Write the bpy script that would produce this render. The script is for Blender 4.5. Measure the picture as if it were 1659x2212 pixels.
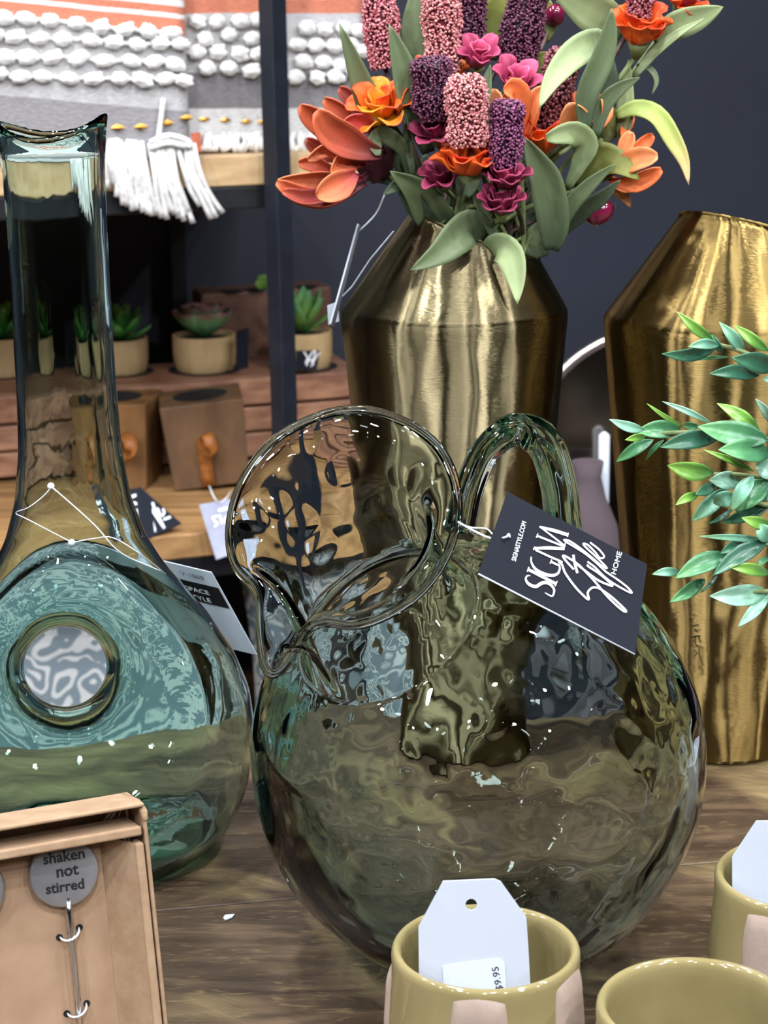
import bpy, bmesh, math, random
import numpy as np
from mathutils import Vector, Matrix, noise

for o in list(bpy.data.objects):
    bpy.data.objects.remove(o, do_unlink=True)
SC = bpy.context.scene
COL = SC.collection
V = Vector

# ------------------------------------------------------------------ camera
IW, IH, FPX = 1659.0, 2212.0, 4200.0
PITCH, ROLL, HCAM = math.radians(15.0), 0.0160, 0.526
CAM = V((0, 0, HCAM))
_r0 = V((1, 0, 0))
FWD = V((0, math.cos(PITCH), -math.sin(PITCH)))
_u0 = V((0, math.sin(PITCH), math.cos(PITCH)))
RGT = _r0 * math.cos(ROLL) - _u0 * math.sin(ROLL)
UPV = _u0 * math.cos(ROLL) + _r0 * math.sin(ROLL)
cam_d = bpy.data.cameras.new('camera')
cam_d.sensor_fit = 'VERTICAL'
cam_d.sensor_height = 36.0
cam_d.lens = FPX / IH * 36.0
cam_d.clip_start = 0.02
cam_d.dof.use_dof = True
cam_d.dof.focus_distance = 1.06
cam_d.dof.aperture_fstop = 20.0
cam = bpy.data.objects.new('camera', cam_d)
COL.objects.link(cam)
m = Matrix((RGT, UPV, -FWD)).transposed().to_4x4()
m.translation = CAM
cam.matrix_world = m
SC.camera = cam

# ------------------------------------------------------------------ world, lights, exposure
SC.view_settings.view_transform = 'Standard'
SC.view_settings.look = 'None'
SC.view_settings.exposure = 0.0
SC.view_settings.gamma = 1.0
SC.view_settings.use_curve_mapping = False
world = bpy.data.worlds.new('world')
SC.world = world
world.use_nodes = True
world.node_tree.nodes['Background'].inputs[0].default_value = (0.75, 0.80, 0.88, 1)
world.node_tree.nodes['Background'].inputs[1].default_value = 0.0      # closed interior: all light comes from its lamps
CY = SC.cycles
CY.use_denoising = True
CY.max_bounces = 12
CY.transmission_bounces = 11
CY.transparent_max_bounces = 16
CY.glossy_bounces = 4
CY.diffuse_bounces = 2
CY.sample_clamp_indirect = 12.0
CY.blur_glossy = 0.6
CY.use_light_tree = False
CY.use_adaptive_sampling = True
CY.adaptive_threshold = 0.06
CY.adaptive_min_samples = 12
CY.caustics_reflective = True
CY.caustics_refractive = True

CEIL = 2.1
SPOTS = [(-2.3, -1.6), (-1.2, -1.7), (-.1, -1.6), (1.1, -1.7), (2.2, -1.6),
         (-2.2, -.4), (-1.0, -.35), (.25, -.4), (1.3, -.45), (2.4, -.3),
         (-1.5, .75), (-.45, .9), (.75, .8), (1.7, .85),
         (-1.1, 1.55), (-.35, 1.6), (.9, 1.6)]
LAMP_W = 8.2

# ------------------------------------------------------------------ helpers
def lin(h):
    h = h.lstrip('#')
    r = []
    for i in (0, 2, 4):
        c = int(h[i:i + 2], 16) / 255
        r.append(c / 12.92 if c <= .04045 else ((c + .055) / 1.055) ** 2.4)
    return (*r, 1.0)

def ray(px, py):
    return FWD + RGT * ((px - IW / 2) / FPX) - UPV * ((py - IH / 2) / FPX)
def P(px, py, Y):
    d = ray(px, py); return CAM + d * (Y / d.y)
def PZ(px, py, z):
    d = ray(px, py); return CAM + d * ((z - HCAM) / d.z)
def PD(px, py, depth):
    return CAM + ray(px, py) * depth
def PPL(px, py, o, n):
    d = ray(px, py); return CAM + d * ((o - CAM).dot(n) / d.dot(n))
def mpp(p):
    return (p - CAM).dot(FWD) / FPX

MATS = {}
def newmat(name):
    mt = bpy.data.materials.new(name)
    mt.use_nodes = True
    nt = mt.node_tree
    b = nt.nodes['Principled BSDF']
    MATS[name] = mt
    return mt, nt, b

def N(nt, t, **kw):
    n = nt.nodes.new(t)
    for k, v in kw.items():
        if k.startswith('i_'):
            n.inputs[k[2:].replace('_', ' ')].default_value = v
        else:
            setattr(n, k, v)
    return n

def mat(name, c1, c2=None, rough=.5, metal=0, scale=(20, 20, 20), detail=4, bump=0, bscale=None, coord='Object',
        lo=.35, hi=.65, spec=.5, coat=0, sheen=0):
    mt, nt, b = newmat(name)
    L = nt.links.new
    b.inputs['Roughness'].default_value = rough
    b.inputs['Metallic'].default_value = metal
    b.inputs['Specular IOR Level'].default_value = spec
    b.inputs['Coat Weight'].default_value = coat
    b.inputs['Coat Roughness'].default_value = .08
    b.inputs['Sheen Weight'].default_value = sheen
    b.inputs['Base Color'].default_value = lin(c1)
    tc = N(nt, 'ShaderNodeTexCoord')
    mp = N(nt, 'ShaderNodeMapping')
    mp.inputs['Scale'].default_value = scale
    L(tc.outputs[coord], mp.inputs[0])
    if c2:
        nz = N(nt, 'ShaderNodeTexNoise', i_Scale=1.0, i_Detail=detail)
        L(mp.outputs[0], nz.inputs['Vector'])
        cr = N(nt, 'ShaderNodeValToRGB')
        cr.color_ramp.elements[0].color = lin(c1); cr.color_ramp.elements[0].position = lo
        cr.color_ramp.elements[1].color = lin(c2); cr.color_ramp.elements[1].position = hi
        L(nz.outputs['Fac'], cr.inputs[0])
        L(cr.outputs[0], b.inputs['Base Color'])
    if bump:
        mp2 = N(nt, 'ShaderNodeMapping')
        mp2.inputs['Scale'].default_value = bscale or scale
        L(tc.outputs[coord], mp2.inputs[0])
        n2 = N(nt, 'ShaderNodeTexNoise', i_Scale=1.0, i_Detail=5.0)
        L(mp2.outputs[0], n2.inputs['Vector'])
        bp = N(nt, 'ShaderNodeBump', i_Strength=1.0, i_Distance=bump)
        L(n2.outputs['Fac'], bp.inputs['Height'])
        L(bp.outputs[0], b.inputs['Normal'])
    return mt

def vcol_mat(name, rough=.55, var=.25, nscale=60., bump=.0004, sss=0, spec=.4, bscale=120., trans=0):
    """pigment comes from the mesh's own colour attribute, mottled by noise"""
    mt, nt, b = newmat(name)
    L = nt.links.new
    at = N(nt, 'ShaderNodeAttribute', attribute_name='pigment')
    nz = N(nt, 'ShaderNodeTexNoise', i_Scale=nscale, i_Detail=4.0)
    tc = N(nt, 'ShaderNodeTexCoord')
    L(tc.outputs['Object'], nz.inputs['Vector'])
    mr = N(nt, 'ShaderNodeMapRange')
    mr.inputs['To Min'].default_value = 1 - var
    mr.inputs['To Max'].default_value = 1 + var
    L(nz.outputs['Fac'], mr.inputs['Value'])
    mx = N(nt, 'ShaderNodeVectorMath', operation='SCALE')
    L(at.outputs['Color'], mx.inputs[0]); L(mr.outputs[0], mx.inputs['Scale'])
    L(mx.outputs[0], b.inputs['Base Color'])
    b.inputs['Roughness'].default_value = rough
    b.inputs['Specular IOR Level'].default_value = spec
    if bump:
        n2 = N(nt, 'ShaderNodeTexNoise', i_Scale=bscale, i_Detail=3.0)
        L(tc.outputs['Object'], n2.inputs['Vector'])
        bp = N(nt, 'ShaderNodeBump', i_Strength=1.0, i_Distance=bump)
        L(n2.outputs['Fac'], bp.inputs['Height']); L(bp.outputs[0], b.inputs['Normal'])
    return mt

def tag(o, label=None, cat=None, group=None, kind=None):
    if label: o['label'] = label
    if cat: o['category'] = cat
    if group: o['group'] = group
    if kind: o['kind'] = kind
    return o

def thing(name, loc, label, cat, group=None):
    o = bpy.data.objects.new(name, None)
    o.empty_display_size = .02
    o.location = loc
    COL.objects.link(o)
    return tag(o, label, cat, group)

def put(o, parent):
    """parent o, keeping its world-space vertices where they are"""
    if parent is not None:
        o.parent = parent
        # a mesh parent already sits in world space; an Empty is only shifted
        o.matrix_parent_inverse = Matrix.Translation(-parent.location) if parent.type == 'EMPTY' else Matrix()
    return o

class MB:
    def __init__(s):
        s.v = []; s.f = []; s.c = None
    def add(s, vs, fs):
        k = len(s.v); s.v += [V(x) for x in vs]
        s.f += [tuple(i + k for i in f) for f in fs]
        return s
    def box(s, M, x, y, z, taper=1.0):
        """M: Matrix or centre; sizes x,y,z; taper scales the lower end"""
        if not isinstance(M, Matrix): M = Matrix.Translation(M)
        vs = []
        for sz in (-.5, .5):
            k = taper if sz < 0 else 1
            for sx, sy in ((-.5, -.5), (.5, -.5), (.5, .5), (-.5, .5)):
                vs.append(M @ V((sx * x * k, sy * y * k, sz * z)))
        return s.add(vs, [(3, 2, 1, 0), (4, 5, 6, 7), (0, 1, 5, 4), (1, 2, 6, 5), (2, 3, 7, 6), (3, 0, 4, 7)])
    def lathe(s, prof, n=48, M=None, cap0=True, cap1=True, fn=None):
        M = M or Matrix()
        vs = []
        for (r, z) in prof:
            for i in range(n):
                a = 2 * math.pi * i / n
                p = V((r * math.cos(a), r * math.sin(a), z))
                if fn: p = fn(p, a)
                vs.append(M @ p)
        fs = []
        for j in range(len(prof) - 1):
            for i in range(n):
                i2 = (i + 1) % n
                fs.append((j * n + i, j * n + i2, (j + 1) * n + i2, (j + 1) * n + i))
        if cap0: fs.append(tuple(range(n - 1, -1, -1)))
        if cap1: fs.append(tuple((len(prof) - 1) * n + i for i in range(n)))
        return s.add(vs, fs)
    def tube(s, pts, r, n=8, closed=False, cap=True):
        pts = [V(p) for p in pts]
        m_ = len(pts)
        rs = r if isinstance(r, (list, tuple)) else [r] * m_
        vs = []; prev = None
        for i, p in enumerate(pts):
            if closed: t = pts[(i + 1) % m_] - pts[i - 1]
            else: t = pts[min(i + 1, m_ - 1)] - pts[max(i - 1, 0)]
            t = t.normalized() if t.length > 1e-9 else V((0, 0, 1))
            if prev is None:
                a = V((0, 0, 1)) if abs(t.z) < .9 else V((1, 0, 0))
                u = t.cross(a).normalized()
            else:
                u = (prev - t * prev.dot(t))
                u = u.normalized() if u.length > 1e-6 else t.orthogonal().normalized()
            w = t.cross(u); prev = u
            for k in range(n):
                a = 2 * math.pi * k / n
                vs.append(p + (u * math.cos(a) + w * math.sin(a)) * rs[i])
        fs = []
        for j in range(m_ if closed else m_ - 1):
            j2 = (j + 1) % m_
            for k in range(n):
                k2 = (k + 1) % n
                fs.append((j * n + k, j * n + k2, j2 * n + k2, j2 * n + k))
        if cap and not closed:
            fs.append(tuple(range(n - 1, -1, -1)))
            fs.append(tuple((m_ - 1) * n + k for k in range(n)))
        return s.add(vs, fs)
    def prism(s, poly, d):
        """closed polygon of world points extruded by vector d"""
        n = len(poly); poly = [V(p) for p in poly]
        return s.add(poly + [p + d for p in poly],
                     [tuple(range(n - 1, -1, -1)), tuple(range(n, 2 * n))] +
                     [(i, (i + 1) % n, n + (i + 1) % n, n + i) for i in range(n)])
    def build(s, name, mt, parent=None, smooth=True, bevel=0, solid=0, sub=0, sharp=None, weld=False):
        me = bpy.data.meshes.new(name)
        me.from_pydata([tuple(v) for v in s.v], [], s.f)
        me.validate()
        o = bpy.data.objects.new(name, me)
        COL.objects.link(o)
        me.materials.append(MATS[mt] if isinstance(mt, str) else mt)
        if weld or sharp is not None:
            bm = bmesh.new(); bm.from_mesh(me)
            bmesh.ops.recalc_face_normals(bm, faces=bm.faces)
            bm.to_mesh(me); bm.free()
        if smooth: me.polygons.foreach_set('use_smooth', [True] * len(me.polygons))
        if sharp is not None: me.set_sharp_from_angle(angle=math.radians(sharp))
        if s.c:
            ca = me.color_attributes.new('pigment', 'FLOAT_COLOR', 'POINT')
            ca.data.foreach_set('color', np.array(s.c, dtype=np.float32).ravel())
        if solid:
            q = o.modifiers.new('thickness', 'SOLIDIFY'); q.thickness = solid; q.offset = 0
        if bevel:
            q = o.modifiers.new('edge', 'BEVEL'); q.width = bevel; q.segments = 3; q.limit_method = 'ANGLE'
            q.angle_limit = math.radians(40)
        if sub:
            q = o.modifiers.new('sub', 'SUBSURF'); q.levels = sub; q.render_levels = sub
        return put(o, parent)

def frame(o, x, y, z):
    M = Matrix((V(x), V(y), V(z))).transposed().to_4x4(); M.translation = V(o); return M
def rotz(a, loc=(0, 0, 0)):
    return Matrix.Translation(V(loc)) @ Matrix.Rotation(a, 4, 'Z')

def spline(pts, n):
    """Catmull-Rom through pts, n+1 samples"""
    pts = [V(p) for p in pts]
    if len(pts) == 2:
        return [pts[0].lerp(pts[1], i / n) for i in range(n + 1)]
    q = [pts[0] * 2 - pts[1]] + pts + [pts[-1] * 2 - pts[-2]]
    out = []
    m_ = len(pts) - 1
    for i in range(n + 1):
        t = i / n * m_; k = min(int(t), m_ - 1); t -= k
        a, b, c, d = q[k], q[k + 1], q[k + 2], q[k + 3]
        out.append(.5 * ((2 * b) + (c - a) * t + (2 * a - 5 * b + 4 * c - d) * t * t + (3 * b - a - 3 * c + d) * t ** 3))
    return out

def prof_leaf(t):   # base .. tip
    return (math.sin(math.pi * min(1, t * .93 + .07) ** .85)) ** .8
def prof_petal(t):
    return min(1, .28 + 1.5 * t) * max(0, 1 - max(0, (t - .55) / .47) ** 2.2) ** .5
def prof_lance(t):
    return max(.02, math.sin(math.pi * (t ** .85)) ** .9)

def ribbon(name, pts, W, mt, parent, prof=prof_leaf, cup=.12, twist=0., twist2=None, cols=None, n=12, m_=6, thick=.0005,
           fold=0., wave=0., up=None, seed=0):
    """leaf / petal: spine pts (world, base->tip), max width W in metres, turned about its spine"""
    c = spline(pts, n)
    mb = MB(); mb.c = [] if cols else None
    rnd = random.Random(seed)
    ph = rnd.uniform(0, 6.3)
    for i, p in enumerate(c):
        t = i / n
        T = (c[min(i + 1, n)] - c[max(i - 1, 0)]).normalized()
        Nn = (up if up is not None else (CAM - p)).normalized()
        S = T.cross(Nn)
        S = S.normalized() if S.length > 1e-5 else T.orthogonal().normalized()
        Q = S.cross(T).normalized()
        a = twist + ((twist2 - twist) * t if twist2 is not None else 0)
        S2 = S * math.cos(a) + Q * math.sin(a)
        Q2 = -S * math.sin(a) + Q * math.cos(a)
        w = W * max(prof(t), .015) / 2
        for k in range(m_ + 1):
            s = -1 + 2 * k / m_
            off = cup * w * 2 * (s * s) + fold * w * abs(s) + wave * w * math.sin(t * 9 + ph + (2 if s > 0 else 0)) * abs(s) ** 2
            mb.v.append(p + S2 * (s * w) + Q2 * off)
            if cols:
                q = max(0, min(1, t))
                if len(cols) == 2: cc = [cols[0][x] * (1 - q) + cols[1][x] * q for x in range(3)]
                else:
                    j = 0 if q < .5 else 1; qq = (q - .5 * j) * 2
                    cc = [cols[j][x] * (1 - qq) + cols[j + 1][x] * qq for x in range(3)]
                vein = 1.0 + .10 * (abs(s) < .01)
                mb.c.append((cc[0] * vein, cc[1] * vein, cc[2] * vein, 1))
    for i in range(n):
        for k in range(m_):
            a = i * (m_ + 1) + k
            mb.f.append((a, a + 1, a + m_ + 2, a + m_ + 1))
    return mb.build(name, mt, parent, solid=thick)

_txt = {}
def text_geo(string, bold=0.):
    """unit-height flat lettering: (verts2d, faces)"""
    if (string, bold) in _txt: return _txt[(string, bold)]
    cu = bpy.data.curves.new('lettering', 'FONT'); cu.body = string; cu.size = 1.0
    cu.resolution_u = 3; cu.offset = bold
    ob = bpy.data.objects.new('lettering', cu)
    COL.objects.link(ob)
    bpy.context.view_layer.update()
    me = bpy.data.meshes.new_from_object(ob)
    vs = [(v.co.x, v.co.y) for v in me.vertices]; fs = [tuple(p.vertices) for p in me.polygons]
    bpy.data.objects.remove(ob, do_unlink=True); bpy.data.curves.remove(cu); bpy.data.meshes.remove(me)
    _txt[(string, bold)] = (vs, fs)
    return vs, fs

class Sheet:
    """a flat printed card; print is laid on it from pixel positions met with its plane"""
    def __init__(s, corners, thick=.0006):
        s.c = [V(p) for p in corners]
        o = sum(s.c, V()) / 4
        n = (s.c[2] - s.c[0]).cross(s.c[3] - s.c[1]).normalized()
        if n.dot(CAM - o) < 0: n = -n
        s.o, s.n, s.th = o, n, thick
    def at(s, px, py, lift=.00035):
        return PPL(px, py, s.o, s.n) + s.n * lift
    def slab(s, name, mt, parent, poly=None):
        mb = MB()
        mb.prism(poly or s.c, -s.n * s.th)
        return mb.build(name, mt, parent, smooth=False, weld=True)
    def strokes(s, mb, lines, tr, lift=.0005):
        """lines: list of (points, width or widths) in zoom px; tr maps to photo px"""
        for pts, w in lines:
            c = spline([V((x, y, 0)) for x, y in pts], max(6, 6 * (len(pts) - 1)))
            n = len(c)
            ws = w if isinstance(w, (list, tuple)) else [w]
            L_, R_ = [], []
            for i, p in enumerate(c):
                t = c[min(i + 1, n - 1)] - c[max(i - 1, 0)]
                t = t.normalized() if t.length > 1e-6 else V((1, 0, 0))
                nn = V((-t.y, t.x, 0))
                q = i / (n - 1) * (len(ws) - 1); k = min(int(q), max(len(ws) - 2, 0))
                ww = ws[k] + (ws[min(k + 1, len(ws) - 1)] - ws[k]) * (q - k)
                a = p + nn * ww / 2; b = p - nn * ww / 2
                L_.append(s.at(*tr(a.x, a.y), lift)); R_.append(s.at(*tr(b.x, b.y), lift))
            fs = [(i, i + 1, n + i + 1, n + i) for i in range(n - 1)]
            mb.add(L_ + R_, fs)
    def text(s, mb, string, o, dx, up, lift=.0005, bold=0.):
        """o: photo px of baseline start, dx/up: photo px vectors for 1 em"""
        vs, fs = text_geo(string, bold)
        mb.add([s.at(o[0] + x * dx[0] + y * up[0], o[1] + x * dx[1] + y * up[1], lift) for x, y in vs], fs)

def subdiv_ball(n=1):
    bm = bmesh.new(); bmesh.ops.create_icosphere(bm, subdivisions=n, radius=1)
    vs = [v.co.copy() for v in bm.verts]; fs = [tuple(v.index for v in f.verts) for f in bm.faces]
    bm.free(); return vs, fs
BALL1 = subdiv_ball(1); BALL2 = subdiv_ball(2); BALL3 = subdiv_ball(3)
# ------------------------------------------------------------------ materials
mat('navy_paint', '#2b303e', '#272b38', rough=.55, scale=(3, 3, 3), bump=.0002, bscale=(180, 180, 180))
mat('shop_wall', '#6e6a66', '#5e5b58', rough=.8, scale=(2, 2, 2))
mat('ceiling_paint', '#2e2f32', '#28292b', rough=.9, scale=(1, 1, 1))
mat('floor_wood', '#6a5844', '#544434', rough=.4, scale=(2, 14, 2))
mat('black_metal', '#0c0d10', '#14161b', rough=.42, scale=(30, 30, 30), spec=.5)
mat('slate_metal', '#171b24', '#1e232e', rough=.45, scale=(30, 30, 30))
mat('shelf_oak', '#b98f5e', '#8f6a42', rough=.5, scale=(3, 60, 60), bump=.0003)
mat('oak_pale', '#c9ab82', '#b08f66', rough=.5, scale=(3, 60, 60), bump=.0003)
mat('acacia', '#7a5240', '#a67a5e', rough=.5, scale=(5, 70, 70), bump=.0004)
mat('acacia_dark', '#523629', '#6e4c39', rough=.55, scale=(5, 50, 50), bump=.0004)
mat('cube_wood', '#8a6238', '#6a4a2c', rough=.5, scale=(30, 30, 14), bump=.0003)
mat('cube_wood_grey', '#735437', '#5c442f', rough=.55, scale=(30, 30, 14), bump=.0003)
mat('leather', '#a9672c', '#8a5222', rough=.5, scale=(80, 80, 80), bump=.0003)
mat('leather_dark', '#4a2c1c', '#5d3823', rough=.5, scale=(80, 80, 80))
mat('pot_bamboo', '#cbb083', '#b99c6e', rough=.55, scale=(60, 60, 12), bump=.0002)
mat('dark_hole', '#0b0907', rough=.9)
mat('soil', '#15100c', '#241b14', rough=.95, scale=(200, 200, 200), bump=.002)
mat('white_card', '#c2c9d6', '#bcc4d2', rough=.4, scale=(20, 20, 20))
mat('white_edge', '#d0d8e6', rough=.6)
mat('black_card', '#161922', '#1b1f29', rough=.62, scale=(8, 8, 8), spec=.12)
mat('grey_card', '#8f92a8', '#a7aabc', rough=.4, scale=(30, 30, 30))
mat('white_ink', '#f7f9ff', rough=.5)
mat('black_ink', '#131318', rough=.5)
mat('grey_ink', '#5a5e74', rough=.5)
mat('kraft', '#a68a6e', '#987b5f', rough=.8, scale=(90, 90, 90), bump=.00025, bscale=(300, 300, 300))
mat('kraft_insert', '#977a60', '#a4866b', rough=.85, scale=(60, 60, 60))
mat('pewter', '#b4b4b8', '#98989c', rough=.38, metal=.75, scale=(40, 40, 40), bump=.0003)
mat('steel', '#c9c9cd', rough=.18, metal=1)
mat('clear_plastic', '#dfe9ee', rough=.15)
mat('bisque', '#b09c8f', '#a38f83', rough=.7, scale=(50, 50, 50), bump=.0002, bscale=(300, 300, 300))
mat('cotton', '#e8e6e3', '#d9d6d2', rough=.95, scale=(90, 90, 90), bump=.002, bscale=(140, 140, 140), sheen=.4)
mat('cotton_soft', '#efedea', '#e2dfdb', rough=.95, scale=(3, 3, 3))
mat('terracotta_yarn', '#b9674c', '#a9573f', rough=.95, scale=(120, 120, 120), bump=.001, bscale=(200, 200, 200))
mat('gold_bead', '#b08238', rough=.3, metal=1)
mat('soft_grey', '#77727a', '#5d585e', rough=.9, scale=(6, 6, 6))
mat('pale_grey', '#b9bec4', '#9aa0a6', rough=.9, scale=(8, 8, 8))
mat('plum_fabric', '#4c3f44', '#63565b', rough=.9, scale=(8, 8, 8))
mat('mirror_glass', '#a8a39c', rough=.12, metal=1)
mat('pale_metal', '#c9bfbb', rough=.3, metal=1)
mat('stem_green', '#7d8a57', '#6a7848', rough=.6, scale=(60, 60, 60))
mat('stem_brown', '#43302c', '#57403a', rough=.6, scale=(60, 60, 60))
mat('bottle_base', '#20242a', rough=.6)
vcol_mat('foliage', rough=.55, var=.18, nscale=50, bump=.0004, bscale=60)
vcol_mat('bay_leaf', rough=.32, var=.30, nscale=90, bump=.0007, bscale=90, spec=.6)
vcol_mat('petal', rough=.6, var=.22, nscale=70, bump=.0006, bscale=90)
vcol_mat('millet', rough=.35, var=.35, nscale=260, bump=0, spec=.6)
vcol_mat('succulent', rough=.45, var=.2, nscale=60, bump=0)

def ceramic():
    mt, nt, b = newmat('olive_glaze'); L = nt.links.new
    tc = N(nt, 'ShaderNodeTexCoord')
    nz = N(nt, 'ShaderNodeTexNoise', i_Scale=28.0, i_Detail=3.0)
    L(tc.outputs['Object'], nz.inputs['Vector'])
    cr = N(nt, 'ShaderNodeValToRGB')
    cr.color_ramp.elements[0].color = lin('#8a7e54'); cr.color_ramp.elements[0].position = .3
    cr.color_ramp.elements[1].color = lin('#9b8d64'); cr.color_ramp.elements[1].position = .75
    L(nz.outputs['Fac'], cr.inputs[0]); L(cr.outputs[0], b.inputs['Base Color'])
    b.inputs['Roughness'].default_value = .08
    b.inputs['Specular IOR Level'].default_value = .7
    bp = N(nt, 'ShaderNodeBump', i_Strength=.5, i_Distance=.002)
    n2 = N(nt, 'ShaderNodeTexNoise', i_Scale=22.0, i_Detail=1.0)
    L(tc.outputs['Object'], n2.inputs['Vector'])
    L(n2.outputs['Fac'], bp.inputs['Height']); L(bp.outputs[0], b.inputs['Normal'])
ceramic()

def brass(name, c1, c2, rough):
    mt, nt, b = newmat(name); L = nt.links.new
    tc = N(nt, 'ShaderNodeTexCoord')
    sx = N(nt, 'ShaderNodeSeparateXYZ'); L(tc.outputs['Object'], sx.inputs[0])
    at = N(nt, 'ShaderNodeMath', operation='ARCTAN2'); L(sx.outputs['Y'], at.inputs[0]); L(sx.outputs['X'], at.inputs[1])
    cb = N(nt, 'ShaderNodeCombineXYZ'); L(at.outputs[0], cb.inputs['X']); L(sx.outputs['Z'], cb.inputs['Z'])
    mp = N(nt, 'ShaderNodeMapping'); mp.inputs['Scale'].default_value = (12, 1, 1000); L(cb.outputs[0], mp.inputs[0])
    n1 = N(nt, 'ShaderNodeTexNoise', i_Scale=1.0, i_Detail=4.0); L(mp.outputs[0], n1.inputs['Vector'])
    mp2 = N(nt, 'ShaderNodeMapping'); mp2.inputs['Scale'].default_value = (14, 14, 10); L(tc.outputs['Object'], mp2.inputs[0])
    n2 = N(nt, 'ShaderNodeTexNoise', i_Scale=1.0, i_Detail=3.0); L(mp2.outputs[0], n2.inputs['Vector'])
    cr = N(nt, 'ShaderNodeValToRGB')
    cr.color_ramp.elements[0].color = lin(c1); cr.color_ramp.elements[0].position = .3
    cr.color_ramp.elements[1].color = lin(c2); cr.color_ramp.elements[1].position = .7
    L(n2.outputs['Fac'], cr.inputs[0]); L(cr.outputs[0], b.inputs['Base Color'])
    b.inputs['Metallic'].default_value = 1
    b.inputs['Roughness'].default_value = .34
    L(cr.outputs[0], b.inputs['Base Color'])
    gl = N(nt, 'ShaderNodeBsdfAnisotropic', distribution='GGX')
    gl.inputs['Roughness'].default_value = rough; gl.inputs['Anisotropy'].default_value = .86
    L(cr.outputs[0], gl.inputs['Color'])
    tg = N(nt, 'ShaderNodeTangent', direction_type='RADIAL', axis='Z')
    L(tg.outputs[0], gl.inputs['Tangent'])
    ms = N(nt, 'ShaderNodeMixShader'); ms.inputs[0].default_value = .85
    L(b.outputs[0], ms.inputs[1]); L(gl.outputs[0], ms.inputs[2]); L(ms.outputs[0], nt.nodes['Material Output'].inputs['Surface'])
    bp = N(nt, 'ShaderNodeBump', i_Strength=.5, i_Distance=.0004)
    L(n1.outputs['Fac'], bp.inputs['Height'])
    bp2 = N(nt, 'ShaderNodeBump', i_Strength=.5, i_Distance=.004)
    mp3 = N(nt, 'ShaderNodeMapping'); mp3.inputs['Scale'].default_value = (3, 1, 16); L(cb.outputs[0], mp3.inputs[0])
    n3 = N(nt, 'ShaderNodeTexNoise', i_Scale=1.0, i_Detail=1.0); L(mp3.outputs[0], n3.inputs['Vector'])
    L(n3.outputs['Fac'], bp2.inputs['Height']); L(bp2.outputs[0], bp.inputs['Normal'])
    L(bp.outputs[0], b.inputs['Normal']); L(bp.outputs[0], gl.inputs['Normal'])
brass('brass_pale', '#a09372', '#85795a', .35)
brass('brass_gold', '#a08856', '#836c3e', .35)

def glass(name, tint, dens, bump, bscale):
    mt, nt, b = newmat(name); L = nt.links.new
    b.inputs['Base Color'].default_value = (1, 1, 1, 1)
    b.inputs['Transmission Weight'].default_value = 1
    b.inputs['Roughness'].default_value = 0
    b.inputs['IOR'].default_value = 1.47
    tc = N(nt, 'ShaderNodeTexCoord')
    n1 = N(nt, 'ShaderNodeTexNoise', i_Scale=bscale, i_Detail=.6); L(tc.outputs['Object'], n1.inputs['Vector'])
    b1 = N(nt, 'ShaderNodeBump', i_Strength=1.0, i_Distance=bump); L(n1.outputs['Fac'], b1.inputs['Height'])
    L(b1.outputs[0], b.inputs['Normal'])
    va = N(nt, 'ShaderNodeVolumeAbsorption'); va.inputs['Color'].default_value = tint; va.inputs['Density'].default_value = dens
    L(va.outputs[0], nt.nodes['Material Output'].inputs['Volume'])
glass('glass_pitcher', (.36, .72, .64, 1), 78, .0011, 48)
glass('glass_decanter', (.20, .72, .60, 1), 80, .0009, 30)
glass('glass_handle', (.36, .72, .62, 1), 50, .0006, 60)

def cushion_mat():
    mt, nt, b = newmat('damask'); L = nt.links.new
    tc = N(nt, 'ShaderNodeTexCoord')
    mp = N(nt, 'ShaderNodeMapping'); mp.inputs['Scale'].default_value = (27, 27, 27); L(tc.outputs['Object'], mp.inputs[0])
    nz = N(nt, 'ShaderNodeTexNoise', i_Scale=.9, i_Detail=1.0); L(mp.outputs[0], nz.inputs['Vector'])
    ad = N(nt, 'ShaderNodeVectorMath', operation='MULTIPLY_ADD')
    L(nz.outputs['Color'], ad.inputs[0]); ad.inputs[1].default_value = (1.6, 1.6, 1.6); L(mp.outputs[0], ad.inputs[2])
    vo = N(nt, 'ShaderNodeTexVoronoi', feature='F1', i_Scale=.8); L(ad.outputs[0], vo.inputs['Vector'])
    ml = N(nt, 'ShaderNodeMath', operation='MULTIPLY'); ml.inputs[1].default_value = 17; L(vo.outputs['Distance'], ml.inputs[0])
    sn = N(nt, 'ShaderNodeMath', operation='SINE'); L(ml.outputs[0], sn.inputs[0])
    cr = N(nt, 'ShaderNodeValToRGB')
    cr.color_ramp.elements[0].color = lin('#74828a'); cr.color_ramp.elements[0].position = .16
    cr.color_ramp.elements[1].color = lin('#c2c4c3'); cr.color_ramp.elements[1].position = .36
    L(sn.outputs[0], cr.inputs[0]); L(cr.outputs[0], b.inputs['Base Color'])
    b.inputs['Roughness'].default_value = .9
cushion_mat()

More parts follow.
